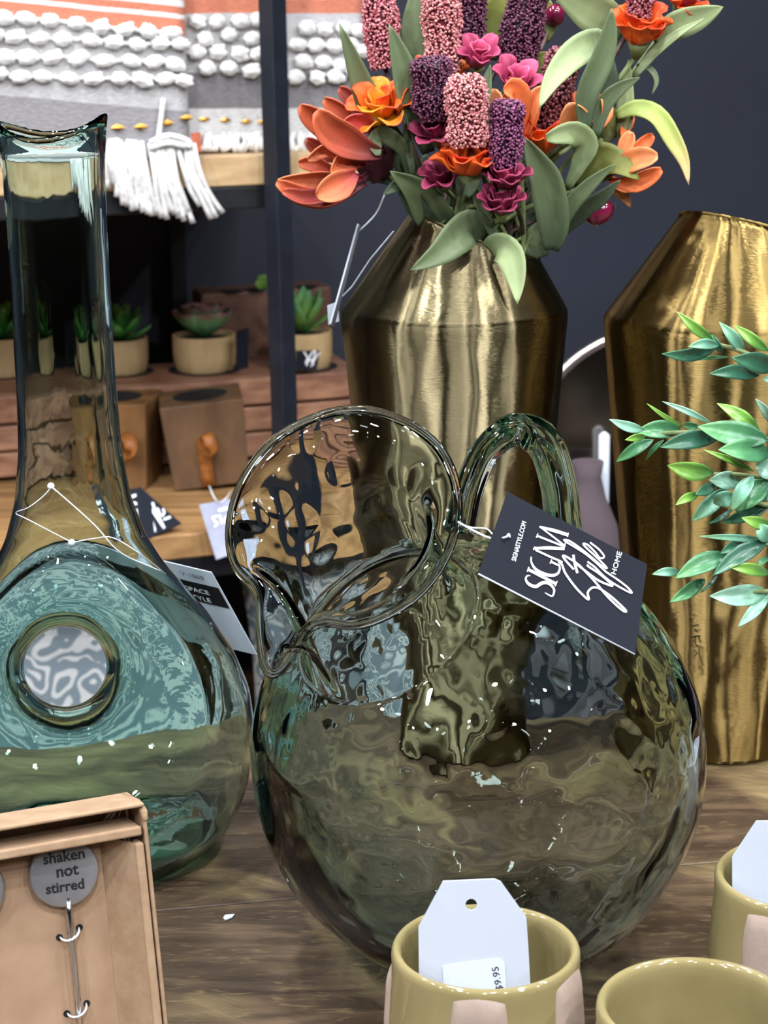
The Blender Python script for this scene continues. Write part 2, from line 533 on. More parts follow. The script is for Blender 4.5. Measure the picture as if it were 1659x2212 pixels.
def table_mat():
    mt, nt, b = newmat('table_wood'); L = nt.links.new
    tc = N(nt, 'ShaderNodeTexCoord')
    def nz(scale, detail, dist=0, src=None):
        mp = N(nt, 'ShaderNodeMapping'); mp.inputs['Scale'].default_value = scale; L((src or tc.outputs['Object']), mp.inputs[0])
        n = N(nt, 'ShaderNodeTexNoise', i_Scale=1.0, i_Detail=detail, i_Distortion=dist); L(mp.outputs[0], n.inputs['Vector'])
        return n
    g = nz((9, 60, 9), 6, 1.4)
    bl = nz((9, 16, 9), 3, .4)
    cr = N(nt, 'ShaderNodeValToRGB')
    e = cr.color_ramp.elements
    e[0].color = lin('#271c13'); e[0].position = .30
    e[1].color = lin('#7a644c'); e[1].position = .76
    k = e.new(.5); k.color = lin('#49392b')
    mx = N(nt, 'ShaderNodeMix', data_type='FLOAT'); mx.inputs[0].default_value = .45
    L(g.outputs['Fac'], mx.inputs[2]); L(bl.outputs['Fac'], mx.inputs[3])
    L(mx.outputs[0], cr.inputs[0])
    sc = nz((55, 220, 40), 5, 1.2)
    cr2 = N(nt, 'ShaderNodeValToRGB'); cr2.color_ramp.elements[0].position = .56; cr2.color_ramp.elements[1].position = .74
    L(sc.outputs['Fac'], cr2.inputs[0])
    mc = N(nt, 'ShaderNodeMix', data_type='RGBA'); mc.inputs[7].default_value = lin('#8a7350')
    sc2 = N(nt, 'ShaderNodeMath', operation='MULTIPLY'); sc2.inputs[1].default_value = .55; L(cr2.outputs[0], sc2.inputs[0])
    L(sc2.outputs[0], mc.inputs[0]); L(cr.outputs[0], mc.inputs[6])
    # golden light cast through the glass, painted into the wood colour, with diagonal fibres
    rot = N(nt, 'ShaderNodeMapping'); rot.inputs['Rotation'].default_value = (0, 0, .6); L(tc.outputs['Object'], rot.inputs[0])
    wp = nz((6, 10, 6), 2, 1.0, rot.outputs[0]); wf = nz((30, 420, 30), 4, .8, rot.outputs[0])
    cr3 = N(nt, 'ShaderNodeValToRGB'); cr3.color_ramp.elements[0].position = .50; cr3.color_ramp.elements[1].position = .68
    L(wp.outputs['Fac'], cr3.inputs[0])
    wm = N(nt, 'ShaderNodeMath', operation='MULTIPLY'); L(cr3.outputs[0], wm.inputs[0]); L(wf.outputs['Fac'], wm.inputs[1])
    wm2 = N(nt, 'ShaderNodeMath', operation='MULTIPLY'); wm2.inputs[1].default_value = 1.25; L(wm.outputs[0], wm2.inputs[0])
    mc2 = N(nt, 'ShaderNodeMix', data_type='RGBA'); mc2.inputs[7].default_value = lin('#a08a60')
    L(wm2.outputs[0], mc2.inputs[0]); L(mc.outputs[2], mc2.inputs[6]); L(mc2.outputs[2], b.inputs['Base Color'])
    b.inputs['Roughness'].default_value = .42
    bp = N(nt, 'ShaderNodeBump', i_Strength=.8, i_Distance=.0012); L(g.outputs['Fac'], bp.inputs['Height']); L(bp.outputs[0], b.inputs['Normal'])
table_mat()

def throw_mat(name, bands, skew):
    """woven bands across the cloth height (object z), a true dyed pattern"""
    mt, nt, b = newmat(name); L = nt.links.new
    tc = N(nt, 'ShaderNodeTexCoord')
    sx = N(nt, 'ShaderNodeSeparateXYZ'); L(tc.outputs['Object'], sx.inputs[0])
    nzz = N(nt, 'ShaderNodeTexNoise', i_Scale=9.0, i_Detail=2.0); L(tc.outputs['Object'], nzz.inputs['Vector'])
    a = N(nt, 'ShaderNodeMath', operation='MULTIPLY_ADD'); L(sx.outputs['X'], a.inputs[0]); a.inputs[1].default_value = skew; L(sx.outputs['Z'], a.inputs[2])
    a2 = N(nt, 'ShaderNodeMath', operation='MULTIPLY_ADD'); L(nzz.outputs['Fac'], a2.inputs[0]); a2.inputs[1].default_value = .006; L(a.outputs[0], a2.inputs[2])
    mr = N(nt, 'ShaderNodeMapRange'); mr.inputs['From Min'].default_value = bands[0][0]; mr.inputs['From Max'].default_value = bands[-1][0]
    L(a2.outputs[0], mr.inputs['Value'])
    cr = N(nt, 'ShaderNodeValToRGB'); cr.color_ramp.interpolation = 'CONSTANT'
    z0, z1 = bands[0][0], bands[-1][0]
    els = cr.color_ramp.elements
    for i, (z, c) in enumerate(bands[:-1]):
        e = els[i] if i < 2 and i < len(els) else els.new((z - z0) / (z1 - z0))
        e.position = (z - z0) / (z1 - z0); e.color = lin(c)
    L(mr.outputs[0], cr.inputs[0])
    wv = N(nt, 'ShaderNodeTexNoise', i_Scale=1.0, i_Detail=4.0)
    mp = N(nt, 'ShaderNodeMapping'); mp.inputs['Scale'].default_value = (160, 160, 420); mp.inputs['Rotation'].default_value = (0, .5, 0)
    L(tc.outputs['Object'], mp.inputs[0]); L(mp.outputs[0], wv.inputs['Vector'])
    mr2 = N(nt, 'ShaderNodeMapRange'); mr2.inputs['To Min'].default_value = .72; mr2.inputs['To Max'].default_value = 1.25; L(wv.outputs['Fac'], mr2.inputs['Value'])
    vm = N(nt, 'ShaderNodeVectorMath', operation='SCALE'); L(cr.outputs[0], vm.inputs[0]); L(mr2.outputs[0], vm.inputs['Scale'])
    L(vm.outputs[0], b.inputs['Base Color'])
    b.inputs['Roughness'].default_value = .95
    bp = N(nt, 'ShaderNodeBump', i_Strength=1.0, i_Distance=.0015); L(wv.outputs['Fac'], bp.inputs['Height']); L(bp.outputs[0], b.inputs['Normal'])
    return mt

mt, nt, b = newmat('lamp_face')
b.inputs['Base Color'].default_value = (1, 1, 1, 1)
b.inputs['Emission Color'].default_value = (1, .97, .93, 1)
b.inputs['Emission Strength'].default_value = 6.0
mt.cycles.emission_sampling = 'NONE'

# ------------------------------------------------------------------ the shop (frame of the back shelf and wall)
TH = math.radians(17)
E1 = V((math.cos(TH), math.sin(TH), 0)); E2 = V((-math.sin(TH), math.cos(TH), 0)); EZ = V((0, 0, 1))
_o = P(597, 600, 2.35)
SO = V((_o.x, _o.y, 0))
def S(u, v, z): return SO + E1 * u + E2 * v + EZ * z
def PSV(px, py, v): return PPL(px, py, SO + E2 * v, E2)
def uof(p): return (p - SO).dot(E1)
def SM(u, v, z): return frame(S(u, v, z), E1, E2, EZ)
FLOOR = -.80
ZU = PSV(500, 336, 0).z        # top of the upper board
ZL = PSV(445, 1150, 0).z       # top of the lower board
WALLV = .70
def struct(name, mb, mt):
    o = mb.build(name, mt, smooth=False, weld=True); o['kind'] = 'structure'; return o
struct('floor', MB().box(SM(0, -2.9, FLOOR - .05), 7.4, 7.4, .1), 'floor_wood')
struct('ceiling', MB().box(SM(0, -2.9, CEIL + .05), 7.4, 7.4, .1), 'ceiling_paint')
HW = CEIL - FLOOR
struct('wall_back', MB().box(SM(0, WALLV + .05, FLOOR + HW / 2), 7.4, .1, HW), 'navy_paint')
struct('wall_left', MB().box(SM(-3.65, -2.9, FLOOR + HW / 2), .1, 6.7, HW), 'shop_wall')
struct('wall_right', MB().box(SM(3.65, -2.9, FLOOR + HW / 2), .1, 6.7, HW), 'shop_wall')
struct('wall_front', MB().box(SM(0, -6.35, FLOOR + HW / 2), 7.4, .1, HW), 'shop_wall')

for i, (x, y) in enumerate(SPOTS):
    t = thing('ceiling_spotlight', (x, y, CEIL - .09), 'round white spotlight on the shop ceiling above the display', 'spotlight', 'ceiling spotlights')
    M0 = Matrix.Translation((x, y, CEIL - .09))
    MB().lathe([(.040, .03), (.058, .02), (.058, -.045), (.052, -.05), (.050, -.03)], 24, M0, cap1=True).build('housing', 'white_edge', t, sharp=40)
    MB().lathe([(.049, -.040), (.049, -.044)], 24, M0).build('lamp_glass', 'lamp_face', t, sharp=40)
    MB().tube([(x, y, CEIL - .085), (x, y, CEIL + .01)], .009, 10).build('mount', 'white_edge', t)
    ld = bpy.data.lights.new('spotlight', 'AREA'); ld.shape = 'DISK'; ld.size = .10; ld.energy = LAMP_W; ld.spread = math.radians(120)
    ld.color = (.95, .98, 1.03)
    lo = bpy.data.objects.new('bulb', ld); COL.objects.link(lo)
    lo.parent = t; lo.location = (0, 0, -.052)
    if y < 1.2:       # the heads in the aisle are swivelled toward the display
        aim = V((x * .35, 1.75, .05)) - V((x, y, CEIL - .09))
        aim = (aim.normalized() * .8 + V((0, 0, -1)) * .2).normalized()
        t.rotation_mode = 'QUATERNION'; t.rotation_quaternion = V((0, 0, -1)).rotation_difference(aim)

# ------------------------------------------------------------------ display table
TYAW = math.radians(9)
TM = Matrix.Translation(V((-.20, 1.350, 0))) @ Matrix.Rotation(TYAW, 4, 'Z')      # back edge of the table runs along its local x
tbl = thing('display_table', (0, .92, FLOOR), 'dark rustic wooden display table under the glass pitchers', 'table')
edges = [-.96, -.76, -.52, -.30, -.135, 0]
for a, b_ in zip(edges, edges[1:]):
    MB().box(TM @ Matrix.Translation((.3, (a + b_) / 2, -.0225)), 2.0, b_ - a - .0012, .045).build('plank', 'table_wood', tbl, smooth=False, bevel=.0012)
for sx in (-.66, 1.26):
    for sy in (-.91, -.05):
        MB().box(TM @ Matrix.Translation((sx, sy, (FLOOR - .045) / 2)), .06, .06, -FLOOR - .045).build('leg', 'black_metal', tbl, smooth=False, bevel=.002)
for sy in (-.91, -.05):
    MB().box(TM @ Matrix.Translation((.3, sy, -.065)), 1.86, .03, .04).build('apron', 'black_metal', tbl, smooth=False)
# ------------------------------------------------------------------ brass vases
def local(o, parent):
    o.parent = parent; o.matrix_parent_inverse = Matrix(); return o

def brass_vase(px, py, Y, halfpx, mt, rot, label, hi, lo, shrink=.62):
    c = P(px, py, Y); s = mpp(c); R = halfpx * s; zs = c.z
    t = thing('brass_vase', (c.x, c.y, 0), label, 'vase')
    k = R / 245.0
    prof = [(R * shrink - .004, .0006), (R * shrink, .004)]
    for i in range(1, 21):
        q = i / 20
        prof.append((R * (shrink + (1 - shrink) * (q ** .9)), .004 + (zs - .006 - .004) * q))
    prof += [(R * .999, zs - .003), (R * .992, zs)]
    o = MB().lathe(prof, 96, cap1=False).build('body', mt, None, sharp=35); local(o, t)
    # shoulder: ruled cone up to a slanted oval mouth
    n = 96; rows = 16; mb = MB()
    a0 = math.radians(rot); ex, ey = math.cos(a0), math.sin(a0)
    cx, rx = 48 * k, 135 * k
    for j in range(rows + 1):
        q = j / rows
        for i in range(n):
            a = 2 * math.pi * i / n
            base = V((R * .992 * math.cos(a), R * .992 * math.sin(a), zs))
            al = a - a0
            lx = cx + rx * math.cos(al); ly = rx * .98 * math.sin(al)
            zz = zs + (hi + (lo - hi) * (math.cos(al) + 1) / 2) * k
            top = V((lx * ex - ly * ey, lx * ey + ly * ex, zz))
            mb.v.append(base.lerp(top, q))
    for j in range(rows):
        for i in range(n):
            i2 = (i + 1) % n
            mb.f.append((j * n + i, j * n + i2, (j + 1) * n + i2, (j + 1) * n + i))
    o = mb.build('shoulder', mt, None, solid=.0016); local(o, t)
    o.modifiers['thickness'].offset = -1
    rim = [mb.v[rows * n + i] for i in range(n)]
    o = MB().tube(rim, .0011, 8, closed=True).build('rim', mt, None); local(o, t)
    return t, c, R, zs
vaseL, vcL, vRL, vzL = brass_vase(981, 667, 1.33, 245, 'brass_pale', 0, 'pale brushed brass vase with slanted mouth holding the bouquet', 216, 108)
vaseR, vcR, vRR, vzR = brass_vase(1576, 680, 1.318, 271, 'brass_gold', 38, 'large empty gold brushed brass vase behind the green sprigs', 205, 112, .66)

_pc = P(1503, 1385, 1.232); _pn = (V((CAM.x, CAM.y, 0)) - V((vcR.x, vcR.y, 0)))
_dx = _pc.x - vcR.x; _rl = vRR * (.66 + .34 * (_pc.z / vzR) ** .9) + .0004
_n = V((_dx, -math.sqrt(max(_rl * _rl - _dx * _dx, 1e-6)), 0)); _pt = V((vcR.x, vcR.y, _pc.z)) + _n
_sh = Sheet([_pt, _pt + EZ * .01, _pt + EZ * .01 + _n.cross(EZ).normalized() * .01, _pt + _n.cross(EZ).normalized() * .01]); _sh.o = _pt; _sh.n = _n.normalized()
_mb = MB()
_sh.strokes(_mb, [([(1496, 1352), (1510, 1349)], 2.5), ([(1500, 1358), (1508, 1366)], 2), ([(1494, 1378), (1503, 1374), (1514, 1373)], 2.5), ([(1503, 1374), (1502, 1388), (1508, 1398)], 2), ([(1510, 1374), (1512, 1386)], 2), ([(1498, 1404), (1506, 1410), (1500, 1418)], 2)], lambda x, y: (x, y), lift=.0005)
_mb.build('pen_mark', 'black_ink', vaseR, smooth=False)

# ------------------------------------------------------------------ tilted glass pitcher
GC = PD(1031, 1633, 1.066)
GR = 489 * 1.066 / FPX
def cv(r, u, f): return (RGT * r + UPV * u - FWD * f)
A0 = cv(-.43, .66, .60).normalized()
NM = cv(-.25, .40, .88).normalized()
RIMC = PD(738, 1118, .985)
def basis(n):
    e1 = (RGT - n * RGT.dot(n)).normalized(); return e1, n.cross(e1)
NPH = 300
def pitcher_grid():
    e1, e2 = basis(A0); f1, f2 = basis(NM)
    th0 = math.radians(24)
    rows = []
    nb = 190
    for j in range(nb + 1):
        th = math.pi - (math.pi - th0) * j / nb
        th = max(min(th, math.pi - 1e-3), 0)
        rows.append([GC + A0 * (GR * math.cos(th)) + (e1 * math.cos(2 * math.pi * i / NPH) + e2 * math.sin(2 * math.pi * i / NPH)) * (GR * math.sin(th)) for i in range(NPH)])
    base = rows[-1]; prev = rows[-2]
    rr = 246 * .985 / FPX
    # spout toward lower left of the mouth
    sd = (RGT * -.42 - UPV * .9); phs = math.atan2(sd.dot(f2), sd.dot(f1))
    nn = 80
    bc = sum(base, V()) / NPH
    for j in range(1, nn + 1):
        s = j / nn
        row = []
        for i in range(NPH):
            ph = 2 * math.pi * i / NPH
            d = (ph - phs + math.pi) % (2 * math.pi) - math.pi
            sp = math.exp(-(d / .16) ** 2); pin = math.exp(-((abs(d) - .42) / .18) ** 2)
            r = rr * (1 + .34 * sp - .055 * pin)
            rp = RIMC + (f1 * math.cos(ph) + f2 * math.sin(ph)) * r - NM * (.016 * sp) - UPV * .006 * sp
            # hermite-like blend with waist
            q = s * s * (3 - 2 * s)
            p = base[i].lerp(rp, .35 * s + .65 * q)
            waist = math.sin(math.pi * min(1, s * 1.02)) * .20 * (1 - .25 * sp)
            cc = bc.lerp(RIMC, s)
            p = p + (cc - p) * waist
            p += A0 * (.012 * math.sin(math.pi * s))
            row.append(p)
        rows.append(row)
    return rows, nb
def build_pitcher():
    rows, nb = pitcher_grid()
    G = np.array([[tuple(p) for p in r] for r in rows])
    nr = G.shape[0]
    # gentle hand-blown unevenness of the outer skin, stronger inside
    def normals(G):
        dj = np.gradient(G, axis=0); di = np.roll(G, -1, 1) - np.roll(G, 1, 1)
        n = np.cross(di, dj); l = np.linalg.norm(n, axis=2, keepdims=True); l[l < 1e-12] = 1
        return n / l
    Nn = normals(G)
    if (Nn[nr // 3, 0] * (G[nr // 3, 0] - np.array(GC))).sum() < 0: Nn = -Nn
    Nn[0] = np.array(-A0)
    def fld(G, f, amp, seed):
        out = np.zeros(G.shape[:2])
        for j in range(G.shape[0]):
            for i in range(G.shape[1]):
                p = V(G[j, i]) * f
                out[j, i] = noise.noise(p + V((seed, seed * 2.3, 0)))
        return (out * amp)[..., None]
    def dimples(G, f, amp):
        out = np.zeros(G.shape[:2])
        for j in range(G.shape[0]):
            for i in range(G.shape[1]):
                d = noise.voronoi(V(G[j, i]) * f)[0]
                out[j, i] = min(d[0], .45) ** 2 * 4
        return (out * amp)[..., None]
    O = G + Nn * fld(G, 22, .0012, 3.1)
    dl = np.array(cv(-.86, -.42, -.25).normalized())          # the gather ran thick on this flank
    thick = np.clip(((Nn * dl).sum(2) - .45) / .5, 0, 1); thick = (thick * thick * (3 - 2 * thick) * .0062)[..., None]
    thick[-110:] = 0
    I = G - Nn * (.0030 + thick + fld(G, 34, .0010, 9.7) + dimples(G, 46, .0006))
    O[..., 2] = np.maximum(O[..., 2], .0006 + 0 * O[..., 2])
    I[..., 2] = np.maximum(I[..., 2], .006)
    # fire-polished bead at the rim
    rimO, rimI = O[-1], I[-1]
    out = rows[-1]
    along = (G[-1] - G[-3]); along /= np.linalg.norm(along, axis=1, keepdims=True)
    ctr = (rimO + rimI) / 2
    bead = []
    for a in np.linspace(-.35 * math.pi, 1.35 * math.pi, 9):
        bead.append(ctr + along * .0019 * math.sin(a) + along * .0012 + Nn[-1] * .0026 * math.cos(a))
    allr = list(O) + bead + list(I[::-1])
    mb = MB(); n = NPH
    for r in allr: mb.v += [V(p) for p in r]
    for j in range(len(allr) - 1):
        for i in range(n):
            i2 = (i + 1) % n
            mb.f.append((j * n + i, j * n + i2, (j + 1) * n + i2, (j + 1) * n + i))
    mb.f.append(tuple(range(n - 1, -1, -1)))
    k = (len(allr) - 1) * n
    mb.f.append(tuple(k + i for i in range(n)))
    return mb
pit = thing('glass_pitcher', (GC.x, GC.y, 0), 'round clear green-tinted glass pitcher with tilted wide mouth and handle', 'pitcher')
build_pitcher().build('body', 'glass_pitcher', pit, weld=True)
# strap handle: ribbed section swept along an arch
hp = [PD(992, 1150, .985), PD(1012, 1060, .995), PD(1050, 975, 1.005), PD(1112, 930, 1.02), PD(1175, 958, 1.04),
      PD(1205, 1040, 1.058), PD(1216, 1130, 1.068), PD(1222, 1225, 1.06)]
hw = [.010, .0095, .0095, .0105, .0115, .012, .0125, .015]
def strap(pts, ws, nseg=64, ns=40):
    c = spline(pts, nseg); mb = MB()
    side0 = (RGT * .80 + FWD * .35 + UPV * .1)
    for i, p in enumerate(c):
        T = (c[min(i + 1, nseg)] - c[max(i - 1, 0)]).normalized()
        q = i / nseg * (len(ws) - 1); k = min(int(q), len(ws) - 2); w = ws[k] + (ws[k + 1] - ws[k]) * (q - k)
        s0 = (FWD * .75 + RGT * .55)
        B = (s0 - T * s0.dot(T)).normalized(); C = T.cross(B)
        for j in range(ns):
            a = 2 * math.pi * j / ns
            rib = 1 + .10 * math.cos(6 * a + .4)
            mb.v.append(p + B * (w * 1.0 * math.cos(a) * rib) + C * (w * .62 * math.sin(a) * rib))
    for i in range(nseg):
        for j in range(ns):
            j2 = (j + 1) % ns
            mb.f.append((i * ns + j, i * ns + j2, (i + 1) * ns + j2, (i + 1) * ns + j))
    mb.f.append(tuple(range(ns - 1, -1, -1))); mb.f.append(tuple(nseg * ns + j for j in range(ns)))
    return mb
strap(hp, hw).build('handle', 'glass_handle', pit, weld=True)

# ------------------------------------------------------------------ glass decanter with a hole through its belly
def surface_nets(F, org, h):
    nx, ny, nz = F.shape
    acc = np.zeros((nx - 1, ny - 1, nz - 1, 3), np.float32); cnt = np.zeros((nx - 1, ny - 1, nz - 1), np.float32)
    inside = F < 0
    edges = {}
    for ax in range(3):
        sl0 = [slice(None)] * 3; sl1 = [slice(None)] * 3
        sl0[ax] = slice(0, -1); sl1[ax] = slice(1, None)
        f0, f1 = F[tuple(sl0)], F[tuple(sl1)]
        cr = inside[tuple(sl0)] != inside[tuple(sl1)]
        idx = np.argwhere(cr)
        t = (f0[cr] / (f0[cr] - f1[cr]))
        pos = idx.astype(np.float32); pos[:, ax] += t
        o1, o2 = [a for a in range(3) if a != ax]
        for d1 in (0, -1):
            for d2 in (0, -1):
                c = idx.copy(); c[:, o1] += d1; c[:, o2] += d2
                ok = (c[:, o1] >= 0) & (c[:, o2] >= 0) & (c[:, o1] < acc.shape[o1]) & (c[:, o2] < acc.shape[o2])
                cc = c[ok]
                np.add.at(acc, (cc[:, 0], cc[:, 1], cc[:, 2]), pos[ok])
                np.add.at(cnt, (cc[:, 0], cc[:, 1], cc[:, 2]), 1)
        edges[ax] = (idx, inside[tuple(sl0)][cr])
    has = cnt > 0
    vid = -np.ones(cnt.shape, np.int64); vid[has] = np.arange(has.sum())
    verts = acc[has] / cnt[has][:, None] * h + np.array(org)
    faces = []
    for ax in range(3):
        idx, ins = edges[ax]
        o1, o2 = (ax + 1) % 3, (ax + 2) % 3
        q = []
        for d1, d2 in ((-1, -1), (0, -1), (0, 0), (-1, 0)):
            c = idx.copy(); c[:, o1] += d1; c[:, o2] += d2
            ok = (c >= 0).all(1) & (c[:, 0] < vid.shape[0]) & (c[:, 1] < vid.shape[1]) & (c[:, 2] < vid.shape[2])
            v = -np.ones(len(c), np.int64); v[ok] = vid[c[ok, 0], c[ok, 1], c[ok, 2]]
            q.append(v)
        q = np.stack(q, 1)
        good = (q >= 0).all(1)
        q = q[good]; i2 = ins[good]
        q[~i2] = q[~i2][:, ::-1]
        faces.append(q)
    return verts, np.concatenate(faces)

DY = 1.15
_ax = P(186, 1560, DY)
DX = _ax.x
def build_decanter():
    h = .00165
    x = np.arange(-.114, .1141, h); z = np.arange(-.004, .490, h)
    X, Y, Z = np.meshgrid(x, x, z, indexing='ij')
    X = X.astype(np.float32); Y = Y.astype(np.float32); Z = Z.astype(np.float32)
    kz = [0, .006, .02, .04, .06, .08, .10, .125, .145, .165, .185, .205, .23, .26, .30, .36, .41, .435, .452, .465, .50]
    kr = [.070, .080, .0925, .1005, .1045, .1055, .1035, .0945, .083, .068, .0535, .0425, .0350, .0312, .0298, .0292, .0295, .0300, .0312, .0330, .036]
    zz = np.linspace(0, .50, 1001); rr = np.interp(zz, kz, kr)
    ker = np.exp(-np.linspace(-2, 2, 41) ** 2); ker /= ker.sum()
    rr = np.convolve(np.pad(rr, 20, mode='edge'), ker, 'valid')
    dr = np.gradient(rr, zz)
    sm = np.clip((Z - .425) / .05, 0, 1)
    Xe = X / (1 + .06 * sm); Ye = Y / (1 - .06 * sm)
    r = np.sqrt(Xe * Xe + Ye * Ye)
    Rz = np.interp(Z, zz, rr); sl = np.interp(Z, zz, 1 / np.sqrt(1 + dr * dr))
    d_out = (r - Rz) * sl
    t = .0030 + .0032 * np.clip((Z - .438) / .014, 0, 1) + .0010 * np.clip((.10 - Z) / .1, 0, 1)
    # the hole
    ca = V((0 - DX, 0 - DY, 0)).normalized(); pt = math.radians(11)
    ax = ca * math.cos(pt) + V((0, 0, 1)) * math.sin(pt)
    hc = P(141, 1441, DY - .012) - V((DX, DY, 0))
    dx, dy, dz = X - hc.x, Y - hc.y, Z - hc.z
    s = dx * ax.x + dy * ax.y + dz * ax.z
    q = np.sqrt(np.maximum(dx * dx + dy * dy + dz * dz - s * s, 0))
    hr = .0252 + 12.0 * s * s
    d_hole = (hr - q) / np.sqrt(1 + (24.0 * s) ** 2)
    def smax(a, b, k):
        e = np.clip(.5 + .5 * (a - b) / k, 0, 1); return b + (a - b) * e + k * e * (1 - e)
    so = smax(d_out, d_hole, .013)
    so = np.maximum(so, .0008 - Z)
    si = smax(d_out + t, d_hole + .0058, .013)
    si = np.maximum(si, .013 - Z)
    g = np.maximum(so, -si)
    ztop = .450 + 11.5 * X * X - .10 * np.maximum(-X, 0)
    # soften the rim a little
    g = smax(g, (Z - ztop) * .8, .0050)
    vs, fs = surface_nets(g, (x[0], x[0], z[0]), h)
    me = bpy.data.meshes.new('body')
    me.vertices.add(len(vs)); me.vertices.foreach_set('co', vs.astype(np.float32).ravel())
    me.loops.add(len(fs) * 4); me.loops.foreach_set('vertex_index', fs.astype(np.int32).ravel())
    me.polygons.add(len(fs)); me.polygons.foreach_set('loop_start', np.arange(0, len(fs) * 4, 4, dtype=np.int32))
    me.update(calc_edges=True); me.validate()
    me.polygons.foreach_set('use_smooth', [True] * len(me.polygons))
    return me
dec = thing('glass_decanter', (DX, DY, 0), 'tall teal-green glass decanter with a hole pressed through its belly', 'decanter')
me = build_decanter(); me.materials.append(MATS['glass_decanter'])
o = bpy.data.objects.new('body', me); COL.objects.link(o); local(o, dec)
q = o.modifiers.new('fair', 'SMOOTH'); q.factor = .5; q.iterations = 5

# ------------------------------------------------------------------ olive mugs
def mug(px, py, z, label, pads, with_r=.0435):
    c = PZ(px, py, z)
    t = thing('ceramic_mug', (c.x, c.y, 0), label, 'mug', 'olive mugs at the front of the table')
    R = with_r
    outer = [(.033, .0006), (R * .97, .002), (R * 1.03, .008), (R * 1.055, .02), (R * 1.06, .04), (R * 1.05, .06), (R * 1.02, .08), (R * 1.0, .092), (R * 1.005, .097)]
    rim = [(R * .995, .0995), (R * .97, .1008), (R * .935, .1008), (R * .905, .0995), (R * .89, .097)]
    inner = [(R * .885, .092), (R * .90, .085), (R * .915, .06), (R * .915, .02), (R * .86, .009), (.02, .007), (.0005, .007)]
    sc = z / .1008
    prof = [(r, zz * sc) for r, zz in outer + rim + inner]
    o = MB().lathe(prof, 72).build('cup', 'olive_glaze', None); local(o, t)
    for (ang, z0, z1, half) in pads:
        mb = MB(); nu, nv = 16, 18
        for j in range(nv + 1):
            for i in range(nu + 1):
                u = -1 + 2 * i / nu; v = -1 + 2 * j / nv
                # square to rounded-square
                uu = u * math.sqrt(1 - .26 * v * v); vv = v * math.sqrt(1 - .26 * u * u)
                a = math.radians(ang + half * uu); zc = z0 + (z1 - z0) * (vv + 1) / 2
                e = max(abs(u), abs(v))
                rr_ = np.interp(zc / sc, [p[1] for p in outer], [p[0] for p in outer])
                lift = .0034 * (1 - max(0, (e - .45) / .55) ** 2.5) - .0012
                mb.v.append(V(((rr_ + lift) * math.cos(a), (rr_ + lift) * math.sin(a), zc)))
        for j in range(nv):
            for i in range(nu):
                k = j * (nu + 1) + i; mb.f.append((k, k + 1, k + nu + 2, k + nu + 1))
        o = mb.build('raised_pad', 'bisque', None, solid=.0012); local(o, t); o.modifiers['thickness'].offset = -1
        o['label'] = 'unglazed pinkish clay pad'
    return t, c
mug1, mc1 = mug(1049, 2042, .100, 'olive mug with a white price tag in front of the pitcher', [(-97, .050, .0985, 19), (-31, .050, .0985, 19), (-196, .045, .090, 19), (90, .045, .09, 22)])
mug2, mc2 = mug(1506, 2168, .100, 'empty olive mug with nothing standing inside', [(-178, .030, .07, 22), (-110, .04, .09, 22), (40, .04, .09, 22)])
mug3, mc3 = mug(1736, 1886, .100, 'olive mug with a tag at the right edge beside the gold vase', [(-122, .056, .0965, 21), (-50, .04, .09, 22), (60, .04, .09, 22)])

def cup_tag(mc, pts, sticker, hole, label, txt=None, dY=.004):
    o0 = V((mc.x, mc.y + dY, .1)); n = V((0, -1, .12)).normalized()
    sh = Sheet([PPL(x, y, o0, n) for x, y in pts[:4]]); sh.o, sh.n, sh.th = o0, n, .0012
    t = thing('price_tag', PPL(pts[0][0], pts[0][1], o0, n), label, 'tag')
    poly = [PPL(x, y, o0, n) for x, y in pts]
    # ring of card around the punched hole
    mb = MB()
    hx, hy, hr = hole
    N_ = 24
    ring = [PPL(hx + hr * math.cos(a), hy + hr * math.sin(a), o0, n) for a in [2 * math.pi * i / N_ for i in range(N_)]]
    # outer boundary resampled by angle about the hole
    outer = []
    for i in range(N_):
        a = 2 * math.pi * i / N_
        dx, dy = math.cos(a), math.sin(a); best = None
        for j in range(len(pts)):
            x1, y1 = pts[j]; x2, y2 = pts[(j + 1) % len(pts)]
            ex, ey = x2 - x1, y2 - y1
            den = dx * ey - dy * ex
            if abs(den) < 1e-9: continue
            tt = ((x1 - hx) * ey - (y1 - hy) * ex) / den; ss = ((x1 - hx) * dy - (y1 - hy) * dx) / den
            if tt > 0 and -1e-6 <= ss <= 1 + 1e-6 and (best is None or tt < best): best = tt
        outer.append((a, PPL(hx + dx * best, hy + dy * best, o0, n)))
    # insert the true corners
    for (x, y) in pts:
        outer.append((math.atan2(y - hy, x - hx) % (2 * math.pi), PPL(x, y, o0, n)))
    outer.sort(key=lambda k: k[0])
    oa = [k[0] for k in outer]; ov = [k[1] for k in outer]
    inner = [PPL(hx + hr * math.cos(a), hy + hr * math.sin(a), o0, n) for a in oa]
    m_ = len(ov); d = -n * .0012
    vs = inner + ov + [p + d for p in inner] + [p + d for p in ov]
    fs = []
    for i in range(m_):
        j = (i + 1) % m_
        fs += [(i, j, m_ + j, m_ + i), (2 * m_ + i, 3 * m_ + i, 3 * m_ + j, 2 * m_ + j), (m_ + i, m_ + j, 3 * m_ + j, 3 * m_ + i), (i, 2 * m_ + i, 2 * m_ + j, j)]
    crd = mb.add(vs, fs).build('card', 'white_card', t, smooth=False, weld=True)
    if sticker:
        sp = [PPL(x, y, o0, n) + n * .0003 for x, y in sticker]
        st = MB().prism(sp, n * .0002).build('sticker', 'white_edge', crd, smooth=False, weld=True)
        if txt:
            mb = MB(); sh.text(mb, txt[0], txt[1], txt[2], txt[3], lift=.0008); mb.build('printed_price', 'black_ink', crd, smooth=False)
    return t
